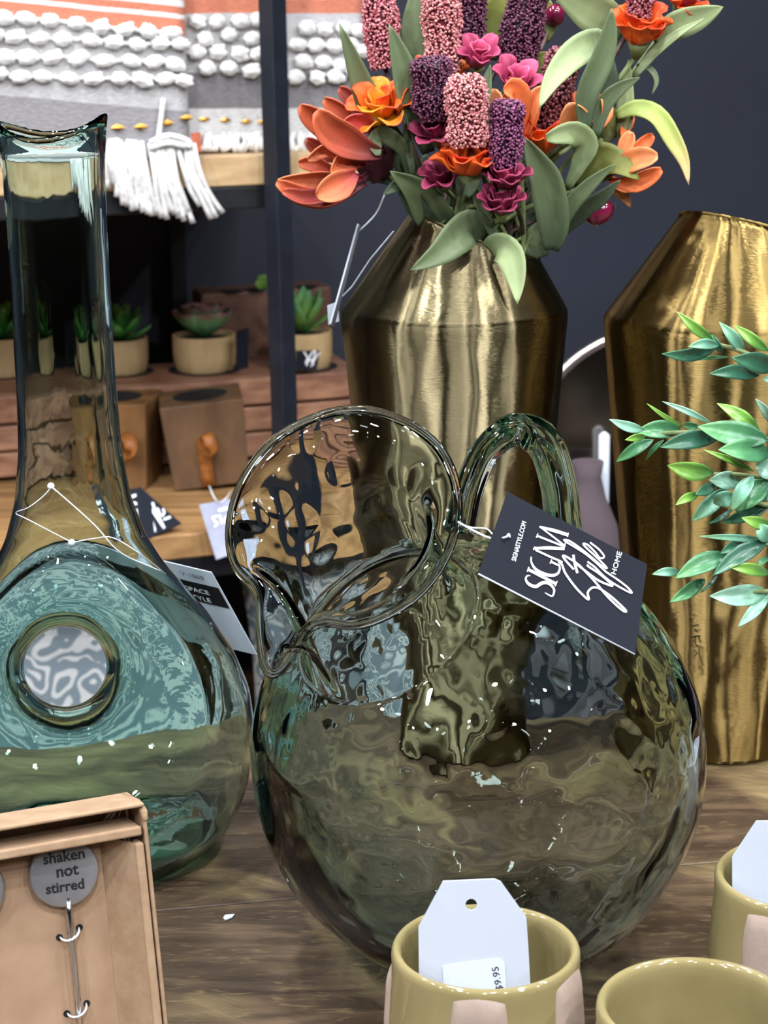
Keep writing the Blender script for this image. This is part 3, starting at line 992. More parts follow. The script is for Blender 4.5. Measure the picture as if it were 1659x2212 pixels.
cup_tag(mc1, [(957, 1904), (1068, 1899), (1082, 1905), (1137, 1982), (1141, 2040), (1149, 2190), (906, 2196), (904, 2003)],
        [(956, 2085), (1075, 2068), (1089, 2076), (1090, 2080), (1096, 2178), (960, 2186)], (1018, 1954, 12.5), 'white price tag reading nine dollars ninety-five standing in an olive mug',
        ('$9.95', (1086, 2138), (-4.5, -23.5), (-21, 3)))
cup_tag(mc3, [(1634, 1774), (1745, 1772), (1805, 1850), (1805, 2060), (1582, 2060), (1582, 1852)], None, (1690, 1822, 11), 'blank white price tag standing in the mug at the right edge')

# ------------------------------------------------------------------ kraft gift box of cocktail picks
BTH, BTI = math.radians(22), math.radians(12)
bE = V((math.cos(BTH), math.sin(BTH), 0)); bB = V((-math.sin(BTH), math.cos(BTH), 0))
bU = EZ * math.cos(BTI) + bB * math.sin(BTI); bN = -bB * math.cos(BTI) + EZ * math.sin(BTI)
BT = P(314, 1733, .885)
BL = BT.z / math.cos(BTI)
BW = .21
def BX(u, h, w): return BT + bE * u + bU * h + bN * w
def BM(u, h, w): return frame(BX(u, h, w), bE, bU, bN)
box = thing('gift_box', V((BX(-BW / 2, -BL, 0).x, BX(-BW / 2, -BL, 0).y, 0)), 'open brown kraft gift box leaning back at the lower left', 'box')
def bpart(name, u0, u1, h0, h1, w0, w1, mt='kraft', bev=.0012):
    return MB().box(BM((u0 + u1) / 2, (h0 + h1) / 2, (w0 + w1) / 2), abs(u1 - u0), abs(h1 - h0), abs(w1 - w0)).build(name, mt, box, smooth=False, bevel=bev)
bpart('back_panel', -BW, 0, -BL + .012, -.001, -.036, -.034)
bpart('top_wall', -BW, -.0005, -.0022, 0, -.033, 0)
bpart('bottom_wall', -BW, -.0005, -BL + .0075, -BL + .0095, -.030, 0)
bpart('side_wall', -.0022, 0, -BL + .009, -.004, -.033, 0)
bpart('side_wall', -BW, -BW + .002, -BL + .009, -.0005, -.033, 0)
bpart('tray_top', -BW + .003, -.0035, -.0158, -.0110, -.026, .0015)
bpart('tray_side', -.0075, -.0030, -BL + .012, -.0192, -.010, .0010)
# sloping inner wall of the tray
p0 = [BX(-.0075, -.0196, -.0005), BX(-.0075, -BL + .012, -.0005), BX(-.0200, -BL + .012, -.0205), BX(-.0200, -.0165, -.0205)]
MB().prism(p0, bE * .0012 - bN * .0006).build('tray_liner', 'kraft', box, smooth=False, weld=True)
bpart('insert_card', -BW + .003, -.0195, -BL + .012, -.013, -.0225, -.0208, 'kraft_insert', bev=.0003)
MB().tube([BX(-.004, -.0005, -.030), BX(-.0012, -.002, -.012), BX(-.0008, -.005, -.002), BX(-.0010, -.009, .0003)], [.0012, .002, .002, .0012], 8).build('corner_fold', 'kraft', box)
PO, PN = BX(0, 0, -.016), bN
def pick(cx, cy, label, words=None):
    c = PPL(cx, cy, PO, PN); s = mpp(c)
    t = thing('cocktail_pick', c, label, 'cocktail pick', 'metal picks tied into the gift box')
    R = 76 * s
    M = frame(c, bE, bU, bN)
    disc = MB().lathe([(R * .93, -.0012), (R, -.0004), (R, .0006), (R * .95, .0014), (R * .90, .0015), (.0005, .0013)], 56, M).build('disc', 'pewter', t, sharp=50)
    a = PPL(cx + 10, cy + 72, PO, PN); d = (PPL(cx + 35, cy + 330, PO, PN) - a).normalized()
    e = a + d * min(.085, (a.z - .012) / -d.z)
    MB().tube([a - d * .004 - bN * .0002, a + d * .004, e], [.0019, .0018, .0014], 12).build('stem', 'steel', t)
    for k in (.0145, .0530):
        m0 = a + d * k
        if m0.z < .012: continue
        for sgn in (-1, 1):
            hc = m0 + bE * (.0052 * sgn) + bU * (.0015 * sgn) - bN * .0044
            MB().lathe([(.0017, 0), (.0017, .0003)], 14, frame(hc, bE, bU, bN)).build('tie_hole', 'dark_hole', t, smooth=False)
        arc = [m0 + bE * .0048 * math.cos(x) + bU * .0015 * math.cos(x) - bU * .002 * math.sin(x) + bN * (.0062 * math.sin(x) - .0044) for x in [math.pi * i / 10 for i in range(11)]]
        MB().tube(arc, .0006, 6).build('wire_tie', 'clear_plastic', t)
    if words:
        sh = Sheet([c, c + bE * .01, c + bE * .01 + bU * .01, c + bU * .01]); sh.o, sh.n = c, bN
        mb = MB(); mb2 = MB()
        for w, ox, oy, k in words:
            sh.text(mb, w, (ox, oy), (k, -k * .16), (-k * .10, -k * 1.0), lift=.00175, bold=.02)
        mb.build('stamped_words', 'black_ink', disc, smooth=False)
    return t
pick(138, 1884, 'silver cocktail pick with round head stamped shaken not stirred',
     [('shaken', 92, 1866, 33), ('not', 120, 1894, 35), ('stirred', 98, 1930, 31)])
pick(-66, 1925, 'silver cocktail pick mostly cut off at the left edge')

# scrap of paper
sp = [PZ(482, 1984, .0004), PZ(486, 1978, .0004), PZ(507, 1976, .0004), PZ(502, 1983, .0004), PZ(487, 1989, .0004)]
tag(MB().prism(sp, V((0, 0, .0006))).build('paper_scrap', 'white_card', smooth=False, weld=True), 'tiny white scrap of paper lying on the bare table', 'paper scrap')
# ------------------------------------------------------------------ back shelf
shelf = thing('shelf_unit', S(-.3, .2, FLOOR), 'black metal shelving unit with oak boards against the navy wall', 'shelf')
def sbox(name, u0, u1, v0, v1, z0, z1, mt, parent, bev=.002):
    return MB().box(SM((u0 + u1) / 2, (v0 + v1) / 2, (z0 + z1) / 2), u1 - u0, v1 - v0, z1 - z0).build(name, mt, parent, smooth=False, bevel=bev)
UL, UR = -1.15, .135
ZB = ZL - .42
sbox('board', UL, UR, 0, .64, ZU - .036, ZU, 'oak_pale', shelf)
sbox('board', UL, UR + .2, 0, .64, ZL - .031, ZL, 'shelf_oak', shelf)
sbox('board', UL, UR + .2, 0, .64, ZB - .031, ZB, 'shelf_oak', shelf)
def post(u, v, a=0., mt='black_metal'):
    M = frame(S(u, v, (FLOOR + 1.25) / 2), E1 * math.cos(a) + E2 * math.sin(a), -E1 * math.sin(a) + E2 * math.cos(a), EZ)
    return MB().box(M, .0235, .0235, 1.25 - FLOOR).build('post', mt, shelf, smooth=False, bevel=.0012)
post(0, -.0195, math.radians(28), 'slate_metal')
post(uof(PSV(383, 600, .66)), .6565)
post(UL - .014, -.0195); post(UL - .014, .6565)
for zz in (ZU - .05, ZL - .045, ZB - .045):
    sbox('rail', UL, .0, .004, .022, zz - .014, zz + .013, 'black_metal', shelf)
    sbox('rail', UL, .0, .615, .633, zz - .014, zz + .013, 'black_metal', shelf)

# ---- throws
ORG, WHT, GRY, LGR, MGR = '#c8795f', '#ece7e6', '#8f8b8d', '#b9b6b6', '#7c797b'
px = .00058
def throw(name, label, u0, u1, v0, v1, z1, bands, skew, mname):
    t = thing(name, S((u0 + u1) / 2, (v0 + v1) / 2, ZU), label, 'throw blanket', 'throw blankets on the upper board')
    mt = throw_mat(mname, [(z * px, c) for z, c in bands], skew)
    # a soft folded stack: rounded in plan, gently waved front
    nu, nz = 60, 24
    W, D, H = u1 - u0, v1 - v0, z1 - ZU
    mb = MB(); rnd = .018
    def plan(k):     # perimeter parameter -> x,y (local, centred)
        pts = []
        for cx, cy, a0 in ((W / 2 - rnd, -D / 2 + rnd, -90), (W / 2 - rnd, D / 2 - rnd, 0), (-W / 2 + rnd, D / 2 - rnd, 90), (-W / 2 + rnd, -D / 2 + rnd, 180)):
            for i in range(7):
                a = math.radians(a0 + 15 * i); pts.append((cx + rnd * math.cos(a), cy + rnd * math.sin(a)))
        return pts
    base = plan(0)
    ring = []
    for i in range(len(base)):
        a = V((*base[i], 0)); b_ = V((*base[(i + 1) % len(base)], 0))
        n_ = max(1, int((b_ - a).length / .012))
        ring += [a.lerp(b_, k / n_) for k in range(n_)]
    n = len(ring)
    zs = [.0008, .006] + [.006 + (H - .012) * k / nz for k in range(1, nz + 1)] + [H]
    for j, z in enumerate(zs):
        ins = .006 if j in (0, len(zs) - 1) else 0
        for p in ring:
            q = p * (1 - ins / max(W, .01))
            wv = .0035 * noise.noise(V((q.x * 9 + skew, z * 7, q.y * 5)))
            mb.v.append(V((q.x + wv * .3, q.y + wv, z)))
    for j in range(len(zs) - 1):
        for i in range(n):
            i2 = (i + 1) % n
            mb.f.append((j * n + i, j * n + i2, (j + 1) * n + i2, (j + 1) * n + i))
    mb.f.append(tuple(range(n - 1, -1, -1))); mb.f.append(tuple((len(zs) - 1) * n + i for i in range(n)))
    o = mb.build('cloth', mt, None, weld=True); local(o, t)
    o.rotation_euler.z = TH
    return t
uL = uof(PSV(412, 200, -.004)); uR0 = uof(PSV(420, 200, .05)); uR1 = uof(PSV(794, 150, .05))
bandsL = [(-20, WHT), (26, '#c9c6c5'), (80, GRY), (158, LGR), (304, ORG), (336, WHT), (346, ORG), (360, WHT), (374, ORG), (386, WHT), (420, WHT)]
bandsR = [(-20, WHT), (40, '#cfccca'), (92, MGR), (165, LGR), (284, ORG), (312, WHT), (320, ORG), (333, WHT), (420, WHT)]
throwL = throw('throw_blanket', 'grey throw with white tufts and a long tassel at the left of the post', uL - .62, uL, -.004, .044, ZU + .26, bandsL, .118, 'throw_weave_left')
throwR = throw('throw_blanket', 'folded tufted throw passing behind the black post', uR0 - .08, uR1, .05, .16, ZU + .262, bandsR, .02, 'throw_weave_right')
# tufts
TUFT = []
for k in range(4):
    vs, fs = BALL3
    mb = MB(); mb.add([v * (1 + .30 * noise.noise(v * 2.2 + V((k * 7, 0, 0))) + .26 * noise.noise(v * 5 + V((0, k * 3, 0)))) for v in vs], fs)
    o = mb.build('tuft', 'cotton_soft'); TUFT.append(o.data); bpy.data.objects.remove(o)
rnd = random.Random(5)
def tuft(p, w, h, parent):
    o = bpy.data.objects.new('tuft', rnd.choice(TUFT)); COL.objects.link(o)
    o.parent = parent; o.location = p - parent.location
    o.scale = (w, h * .8, h); o.rotation_euler = (0, rnd.uniform(-.35, .35), TH)
    return o
zl1 = lambda x, y: (x / 2.592, y / 2.592)
zl2 = lambda x, y: (560 + x / 3.016, y / 3.016)
rowsL = [[(25, 100), (150, 105), (280, 115), (430, 130), (565, 150), (700, 165), (830, 175), (955, 185)],
         [(-40, 200), (85, 205), (220, 215), (355, 220), (510, 225), (640, 235), (770, 250), (900, 240), (1010, 245)],
         [(30, 320), (155, 320), (295, 320), (440, 325), (585, 340), (735, 340), (865, 345), (980, 360)],
         [(-5, 415), (115, 430), (240, 430), (385, 440), (525, 440), (670, 440), (800, 445), (930, 440), (1030, 450)]]
for row in rowsL:
    pts = []
    for x, y in row:
        p = PSV(*zl1(x, y), -.010); pts.append(p)
        tuft(p, rnd.uniform(17, 22) * px, rnd.uniform(12, 15) * px, throwL)
    MB().tube(spline([p + E2 * .004 for p in pts], 30), .0026, 6).build('cord', 'cotton', throwL)
for x, y in [(1105, 120), (1215, 120), (1350, 120), (1450, 110), (1150, 220), (1285, 195), (1415, 215), (1100, 290), (1220, 290), (1345, 300), (1450, 300), (1160, 380), (1280, 380), (1410, 395)]:
    tuft(PSV(*zl1(x, y), .044), rnd.uniform(16, 20) * px, rnd.uniform(13, 16) * px, throwR)
for x, y in [(310, 180), (430, 190), (550, 185), (650, 200), (250, 290), (370, 295), (490, 300), (600, 290), (290, 400), (420, 405), (530, 430), (240, 500), (380, 505), (500, 500), (620, 470), (680, 330)]:
    tuft(PSV(*zl2(x, y), .044), rnd.uniform(16, 20) * px, rnd.uniform(13, 16) * px, throwR)
for x, y in [(660, 715), (790, 710), (935, 688), (1045, 660)]:
    c = PSV(*zl1(x, y), -.0065)
    MB().lathe([(.0005, -.0015), (.009, 0), (.0005, .0018)], 4, frame(c, E1, EZ * .45, -E2)).build('gold_bead', 'gold_bead', throwL, smooth=False)
for x, y in [(1145, 668), (1262, 672), (1380, 680), (1470, 682)]:
    c = PSV(*zl1(x, y), .0475)
    MB().lathe([(.0005, -.0015), (.008, 0), (.0005, .0018)], 4, frame(c, E1, EZ * .4, -E2)).build('gold_bead', 'gold_bead', throwR, smooth=False)
# fringe
ends = [(575, 1055), (600, 1050), (640, 1030), (655, 1100), (690, 1145), (715, 1150), (740, 1175), (770, 1170), (800, 1185), (830, 1195), (850, 1205), (880, 1200), (905, 1215), (935, 1225), (955, 1185),
        (1000, 1215), (975, 1195), (1030, 1235), (1080, 1248), (1060, 1190), (1120, 1150), (1180, 1222), (1245, 1190), (1210, 1215), (1040, 1200), (860, 1180), (780, 1150)]
for i, (x, y) in enumerate(ends):
    rx = 590 + (1065 - 590) * i / (len(ends) - 1) if i < 24 else 700 + 100 * (i - 23)
    rx = 560 + (x - 560) * .72 + (30 if x > 900 else 0)
    ry = 800 + rnd.uniform(-25, 15)
    pts = [PSV(*zl1(rx, ry), -.0065), PSV(*zl1(rx + (x - rx) * .25 + rnd.uniform(-12, 12), ry + (y - ry) * .4), -.014 - rnd.uniform(0, .006)),
           PSV(*zl1(rx + (x - rx) * .6 + rnd.uniform(-10, 10), ry + (y - ry) * .72), -.013 - rnd.uniform(0, .006)), PSV(*zl1(x, y), -.012)]
    MB().tube(spline(pts, 9), [.0036] + [.0032] * 8 + [.0038], 6).build('fringe_strand', 'cotton', throwL)
MB().tube(spline([PSV(*zl1(915, 550), -.010), PSV(*zl1(902, 660), -.010), PSV(*zl1(885, 780), -.011)], 6), .0034, 6).build('fringe_strand', 'cotton', throwL)
MB().tube(spline([PSV(*zl1(840, 800), -.013), PSV(*zl1(940, 760), -.016), PSV(*zl1(1050, 790), -.013), PSV(*zl1(1060, 830), -.013)], 8), .0042, 6).build('fringe_knot', 'cotton', throwL)
MB().tube(spline([PSV(*zl1(835, 830), -.013), PSV(*zl1(940, 800), -.016), PSV(*zl1(1040, 820), -.013)], 8), .0042, 6).build('fringe_knot', 'cotton', throwL)
sbx = [PSV(*zl1(*q), -.0075) for q in ((1070, 745), (1125, 742), (1130, 850), (1085, 862))]
MB().prism(sbx, E2 * .004).build('side_label', 'terracotta_yarn', throwL, smooth=False, weld=True)
for i in range(46):
    x = 428 + (785 - 428) * i / 45 + rnd.uniform(-2, 2)
    y0 = 292 + rnd.uniform(-6, 6); y1 = 326 + rnd.uniform(-4, 2)
    p0, p1 = PSV(x, y0, .046), PSV(x + rnd.uniform(-9, 9), y1, .036)
    pm = PSV(x + rnd.uniform(-10, 10), (y0 + y1) / 2, .034)
    MB().tube(spline([p0, pm, p1], 6), .0036, 6).build('fringe_strand', 'cotton', throwR)

# ---- crates, pots, cubes on the lower board
CV = .345
zcr = PSV(660, 808, CV).z
crate = thing('wooden_crate', S(-.2, CV + .08, ZL), 'slatted acacia crate with round holes holding the potted succulents', 'crate')
cu0, cu1 = -.62, .205
lv = [zcr, zcr - .040]
sbox('slat', cu0, cu1, CV, CV + .014, zcr - .0385, zcr - .0005, 'acacia', crate, .003)
zz = zcr - .0425
k = 0
while zz - .034 > ZL + .001:
    sbox('slat', cu0, cu1, CV + .001, CV + .014, zz - .034, zz, 'acacia' if k < 2 else 'acacia_dark', crate, .003)  # same crate wood; lower slats darkened to paint in shade behind the cubes
    zz -= .0375; k += 1
sbox('top_board', cu0, cu1, CV + .015, CV + .16, zcr - .016, zcr, 'acacia', crate, .002)
sbox('end_board', cu0, cu0 + .014, CV + .016, CV + .16, ZL + .001, zcr - .017, 'acacia_dark', crate)
sbox('end_board', cu1 - .014, cu1, CV + .016, CV + .16, ZL + .001, zcr - .017, 'acacia_dark', crate)
blk = thing('wooden_riser', S(-.03, .54, ZL), 'tall acacia riser block standing behind the succulent crate', 'riser')
bz = PSV(560, 634, .500).z
bu0, bu1 = uof(PSV(446, 700, .500)), uof(PSV(729, 700, .500))
sbox('block', bu0, bu1, .530, .60, ZL + .0005, bz, 'acacia_dark', blk, .004)
hcp = PZ(545, 631, bz)
for hx in (512, 566, 676):
    c = S(uof(PSV(hx, 634, .500)), .54, bz)
    MB().lathe([(.018, .0003), (.018, .0006)], 24, Matrix.Translation(c)).build('candle_hole', 'dark_hole', blk, smooth=False)
def cc(h): return lin(h)[:3]
SPR = thing('sprout', S(uof(PSV(571, 620, .54)), .54, bz), 'small bright green leaf sprout on the riser block', 'plant')
for (a, b_, w) in (((566, 632), (572, 594), 24), ((568, 630), (551, 612), 12), ((566, 634), (590, 606), 16)):
    p0 = PSV(*a, .54); p1 = PSV(*b_, .53)
    p0.z = bz + .0006
    ribbon('leaf', [p0, p0.lerp(p1, .6) + EZ * .002, p1], w * px * 1.4, 'succulent', SPR, cols=[cc('#5d8a3c'), cc('#93c060')], thick=.001, prof=prof_leaf)

def pot(cx, by, half, hgt, label, kind, top=None):
    c = PZ(cx, by, zcr); s = mpp(c); R = half * s; H = hgt * s * 1.04
    t = thing('potted_succulent', c, label, 'potted plant', 'succulents in the crate')
    prof = [(R * .86, .0005), (R * .93, H * .1), (R * .99, H * .4), (R, H * .8), (R * .99, H), (R * .93, H), (R * .91, H * .86), (.001, H * .84)]
    o = MB().lathe(prof, 48).build('pot', 'pot_bamboo', None, sharp=50); local(o, t)
    o = MB().lathe([(R * .905, H * .865), (R * .4, H * .90), (.001, H * .90)], 32, cap0=False).build('soil', 'soil', None); local(o, t)
    o = MB().lathe([(R * .9, .0002), (R * 1.17, .0002), (R * 1.17, .0005), (R * .9, .0005)], 40, cap0=False, cap1=False).build('hole_edge', 'dark_hole', None, smooth=False); local(o, t)
    r = random.Random(int(cx))
    base = c + EZ * (H * .9)
    if kind == 'rosette':
        for ring, (n, tilt, L, w) in enumerate(((9, 55, 1.15, .95), (7, 38, 1.05, .85), (5, 20, .9, .66), (3, 8, .7, .5))):
            for i in range(n):
                a = 2 * math.pi * (i + .5 * (ring % 2)) / n + r.uniform(-.1, .1)
                rad = V((math.cos(a), math.sin(a), 0)); tl = math.radians(tilt)
                d = EZ * math.cos(tl) + rad * math.sin(tl)
                p0 = base + rad * R * .05
                ribbon('leaf', [p0, p0 + d * R * L * .5, p0 + d * R * L * .85 + EZ * R * .1, p0 + d * R * L + EZ * R * .2], R * w, 'succulent', t,
                       prof=prof_petal, cup=.22, cols=[cc('#356a3c'), cc('#74b074'), cc('#7a3c4e')], thick=.0022, up=(EZ * math.sin(tl) - rad * math.cos(tl)), n=8, m_=4)
    else:
        cols = [cc('#1f5a22'), cc('#3f8a3c'), cc('#6fae5c')] if kind == 'lance' else [cc('#3d6a30'), cc('#6f9a4c'), cc('#4f8f6a')]
        for i in range(16 if kind == 'lance' else 13):
            a = 2 * math.pi * i * .382 + r.uniform(-.2, .2); tl = math.radians(75 - 4.2 * i if kind == 'lance' else 60 - 4 * i)
            rad = V((math.cos(a), math.sin(a), 0)); d = EZ * math.cos(tl) + rad * math.sin(tl)
            L = R * (1.15 if kind == 'lance' else 1.35)
            p0 = base + rad * R * .05
            ribbon('leaf', [p0, p0 + d * L * .5, p0 + d * L * .85 + EZ * R * .12, p0 + d * L + EZ * R * .28], R * .48, 'succulent', t,
                   prof=prof_lance, cup=.2, cols=cols, thick=.0016, up=(EZ * math.sin(tl) - rad * math.cos(tl)), n=8, m_=4)
    return t
pot(8, 808, 62, 80, 'succulent in a pale pot left of the decanter neck', 'lance')
pot(262, 803, 60, 72, 'spiky bright green succulent in a pale pot right of the decanter neck', 'lance')
pot(443, 798, 68, 74, 'green and burgundy rosette succulent in a pale pot', 'rosette')
pot(655, 792, 64, 76, 'loose-leaved succulent in a pale pot half hidden by the black post', 'loose')

def bg_tag(name, quad, mt, parent_label, cat='tag', scrib=None):
    sh = Sheet(quad, .0009)
    t = thing(name, min(quad, key=lambda p: p.z), parent_label, cat)
    crd = sh.slab('card', mt, t)
    if scrib:
        mb = MB(); sh.strokes(mb, scrib[0], scrib[1], lift=.0006); mb.build('script_print', 'white_ink', crd, smooth=False)
    return t
bg_tag('swing_tag', [PSV(513, 714, .365), PSV(537, 709, .375), PSV(536, 795, .365), PSV(511, 799, .355)], 'black_card', 'dark swing tag on edge beside the burgundy rosette succulent')
tz = lambda x, y: (440 + x / 5.184, 580 + y / 5.184)
bg_tag('swing_tag', [PSV(640, 757, .342), PSV(691, 757, .342), PSV(684, 799, .338), PSV(640, 800, .338)], 'black_card', 'small black tag with white script leaning on the pot behind the post',
       scrib=([([(1120, 930), (1160, 1000), (1140, 1060), (1190, 1020), (1230, 1080)], 16), ([(1150, 1090), (1200, 960), (1250, 930), (1220, 1040)], 16), ([(1200, 1100), (1260, 990), (1300, 940)], 12)], tz))

def cube(corner_px, by, w, h, yaw, lean, mt, label, lx, strap_side):
    c = PZ(corner_px, by, ZL)
    t = thing('wooden_cube_holder', c, label, 'candle holder', 'wooden cube holders on the lower board')
    M = Matrix.Translation(c) @ Matrix.Rotation(TH + yaw, 4, 'Z') @ Matrix.Rotation(lean, 4, 'Y') @ Matrix.Translation((0, 0, h / 2 + abs(math.sin(lean)) * w / 2 * .9 + .0008))
    blo = MB().box(M, w, w, h, taper=.90).build('block', mt, t, smooth=False, bevel=.002)
    Mt = M @ Matrix.Translation((0, 0, h / 2))
    MB().lathe([(w * .33, .0002), (w * .33, .0007)], 32, Mt).build('round_socket', 'dark_hole', blo, smooth=False)
    # leather loop on the front face
    def L(x, y, z): return M @ V((x, y, z))
    y0 = -w / 2 * .96
    pts = [L(strap_side, y0 - .001, -h * .48), L(strap_side, y0 - .004, h * .0), L(strap_side + .002 + lx * .3, y0 - .012, h * .14), L(strap_side + .004 + lx * .8, y0 - .024, h * .15), L(strap_side + .005 + lx, y0 - .030, h * .04),
           L(strap_side + .004 + lx * .8, y0 - .022, -h * .07), L(strap_side + .003 + lx * .3, y0 - .008, -h * .04)]
    ribbon('leather_loop', pts, .017, 'leather', t, prof=lambda q: 1, cup=0, n=24, m_=2, thick=.002, up=M.to_3x3() @ V((0, -.5, .85)), twist=0)
    MB().box(M @ Matrix.Translation((strap_side, y0 + .002, -h * .30)), .012, .003, h * .36).build('strap', 'leather_dark', t, smooth=False)
    return t
cube(262, 1040, .104, .118, math.radians(-24), 0, 'cube_wood', 'amber wooden cube holder with a leather loop beside the decanter neck', .022, .010)
cube(456, 1040, .112, .116, math.radians(-10), math.radians(-5), 'cube_wood_grey', 'leaning brown wooden cube holder with a leather loop', .004, -.004)

bt = lambda x, y: (240 + x / 5.925, 1020 + y / 5.925)
bg_tag('swing_tag', [PSV(262, 1062, .055), PSV(303, 1052, .055), PSV(393, 1131, .012), PSV(314, 1166, -.004)], 'black_card', 'black swing tag with white script lying on the lower board',
       scrib=([([(190, 350), (260, 320), (335, 290)], 34), ([(280, 390), (360, 420), (450, 440)], 30), ([(340, 470), (350, 560), (390, 640), (440, 600), (490, 640), (560, 760), (520, 600), (480, 500), (420, 440)], 26),
               ([(410, 330), (480, 420), (560, 540), (680, 720), (620, 600), (560, 480), (530, 390)], 28), ([(590, 460), (640, 560), (680, 520), (660, 470)], 24), ([(670, 610), (760, 575)], 28), ([(215, 420), (250, 500), (330, 490)], 24)], bt))
gt = bg_tag('swing_tag', [PSV(430, 1090, -.010), PSV(514, 1075, -.010), PSV(541, 1182, -.035), PSV(467, 1209, -.035)], 'grey_card', 'grey swing tag hanging over the front edge of the lower board',
       scrib=([([(1370, 490), (1500, 460)], 34), ([(1370, 560), (1300, 580), (1330, 630), (1360, 660), (1320, 700)], 22), ([(1390, 550), (1420, 660)], 20), ([(1500, 560), (1450, 600), (1470, 650), (1510, 640)], 18)], bt))
MB().tube([PSV(452, 1050, .01), PSV(460, 1070, -.006), PSV(470, 1086, -.012)], .0009, 5).build('string', 'clear_plastic', gt)
MB().tube([PSV(500, 1060, .01), PSV(490, 1075, -.006), PSV(478, 1086, -.012)], .0009, 5).build('string', 'clear_plastic', gt)

# ---- patterned cushions on the bottom board
def cushion(cx, cy, v, w, h, d, mt, label, tilt=.12):
    c = PSV(cx, cy, v)
    mb = MB(); n = 28
    vs = []
    for side in (1, -1):
        for j in range(n + 1):
            for i in range(n + 1):
                u = -1 + 2 * i / n; q = -1 + 2 * j / n
                pinch = 1 - .10 * (1 - abs(u) ** 2) * abs(q) ** 2
                e = (max(0, 1 - u ** 4) * max(0, 1 - q ** 4)) ** .5
                vs.append(V((u * w / 2 * (1 - .07 * (1 - q * q) * abs(u)), -side * d / 2 * e + tilt * q * h / 2, q * h / 2 * (1 - .07 * (1 - u * u) * abs(q)))))
    mb.v = vs
    for s_ in range(2):
        k0 = s_ * (n + 1) ** 2
        for j in range(n):
            for i in range(n):
                k = k0 + j * (n + 1) + i
                f = (k, k + 1, k + n + 2, k + n + 1)
                mb.f.append(f if s_ == 0 else f[::-1])
    zc = ZB + h / 2 + .001
    o = mb.build('patterned_cushion', mt, None)
    bm = bmesh.new(); bm.from_mesh(o.data); bmesh.ops.remove_doubles(bm, verts=bm.verts, dist=.0005); bm.to_mesh(o.data); bm.free()
    o.location = (c.x, c.y, zc); o.rotation_euler.z = TH
    return tag(o, label, 'cushion')
cushion(90, 1430, .12, .40, .34, .13, 'damask', 'slate and white scroll patterned cushion seen through the decanter hole')
cushion(850, 1430, .12, .42, .34, .13, 'damask', 'slate and white scroll patterned cushion between decanter and pitcher')

# ---- side console with a round mirror
MY = 2.25
zco = P(1412, 1262, MY).z
con = thing('console_table', (.62, MY + .02, FLOOR), 'low grey console table behind the brass vases', 'table')
MB().box(V((.62, MY + .04, zco - .015)), .80, .36, .03).build('top', 'soft_grey', con, smooth=False, bevel=.002)
for sx in (.25, .99):
    for sy in (MY - .11, MY + .19):
        MB().box(V((sx, sy, (FLOOR + zco - .03) / 2)), .04, .04, zco - .03 - FLOOR).build('leg', 'soft_grey', con, smooth=False)
mc = P(1412, 985, MY); mr_ = 275 * mpp(mc)
mc.z = zco + mr_ + .008
mir = thing('round_mirror', (mc.x, mc.y, zco), 'round mirror with a thin pale metal rim between the brass vases', 'mirror')
Mm = Matrix.Translation(mc) @ Matrix.Rotation(math.radians(90 - 6), 4, 'X')
MB().lathe([(mr_ * .965, -.006), (mr_ * .965, .003)], 72, Mm).build('mirror_disc', 'mirror_glass', mir, smooth=False)
MB().tube([Mm @ V((mr_ * .985 * math.cos(a), mr_ * .985 * math.sin(a), 0)) for a in [2 * math.pi * i / 72 for i in range(72)]], .0065, 10, closed=True).build('rim', 'pale_metal', mir)
def lathe_thing(name, x, y, prof, mt, label, cat):
    c = P(x, 1100, y)
    o = MB().lathe(prof, 40).build(name, mt, None); o.location = (c.x, c.y, zco + .0006); return tag(o, label, cat)
lathe_thing('bud_vase', 1268, MY - .06, [(.022, 0), (.034, .01), (.040, .05), (.036, .09), (.022, .125), (.016, .15), (.019, .168), (.015, .168), (.012, .15)], 'plum_fabric', 'dark plum vase standing in front of the round mirror', 'vase')
lathe_thing('white_candle', 1303, MY - .03, [(.0065, 0), (.0065, .192), (.002, .196)], 'white_edge', 'slim white candle standing beside the dark plum vase', 'candle')
c = P(1300, 1160, MY - .17)
mb = MB(); vs, fs = BALL3
mb.add([V((v.x * .055, v.y * .045, v.z * .042)) * (1 + .10 * noise.noise(v * 3)) for v in vs], fs)
o = mb.build('fuzzy_pouf', 'pale_grey', None); o.location = (c.x, c.y, zco + .042); tag(o, 'pale grey fuzzy ball ornament low between the brass vases', 'ornament')
# ------------------------------------------------------------------ bouquet in the pale brass vase
BY = 1.33
rb = random.Random(11)
_mouth = [(945, 505), (985, 520), (1025, 528), (1065, 535), (1100, 540), (1130, 545), (1000, 500), (1050, 515), (1090, 520)]
_mi = 0
def stem_to_vase(p, parent, r=.0016, mt='stem_green', mid=None):
    """stem from p down through the mouth into the vase"""
    global _mi
    mx, my = _mouth[_mi % len(_mouth)]; _mi += 1
    m0 = P(mx, my, BY + rb.uniform(-.02, .02))
    e = V((vcL.x + rb.uniform(-.02, .02), vcL.y + rb.uniform(-.02, .02), .16))
    pts = [p] + ([mid] if mid is not None else []) + [m0, m0.lerp(e, .5), e]
    MB().tube(spline(pts, 14), r, 7).build('stem', mt, parent)
SAGE, SAGED, SAGEL, OLIVE, LIME = cc('#63714f'), cc('#3c4a36'), cc('#93a272'), cc('#62662a'), cc('#a9b860')
PAL = {'s': [SAGED, SAGE, SAGE], 'd': [cc('#2c382c'), SAGED, cc('#55634c')], 'l': [SAGE, SAGEL, SAGEL], 'o': [cc('#4b5226'), OLIVE, cc('#808238')], 'y': [cc('#8ea055'), LIME, cc('#cda97c')], 'b': [cc('#6f5a34'), cc('#a0703f'), cc('#a86a3a')]}
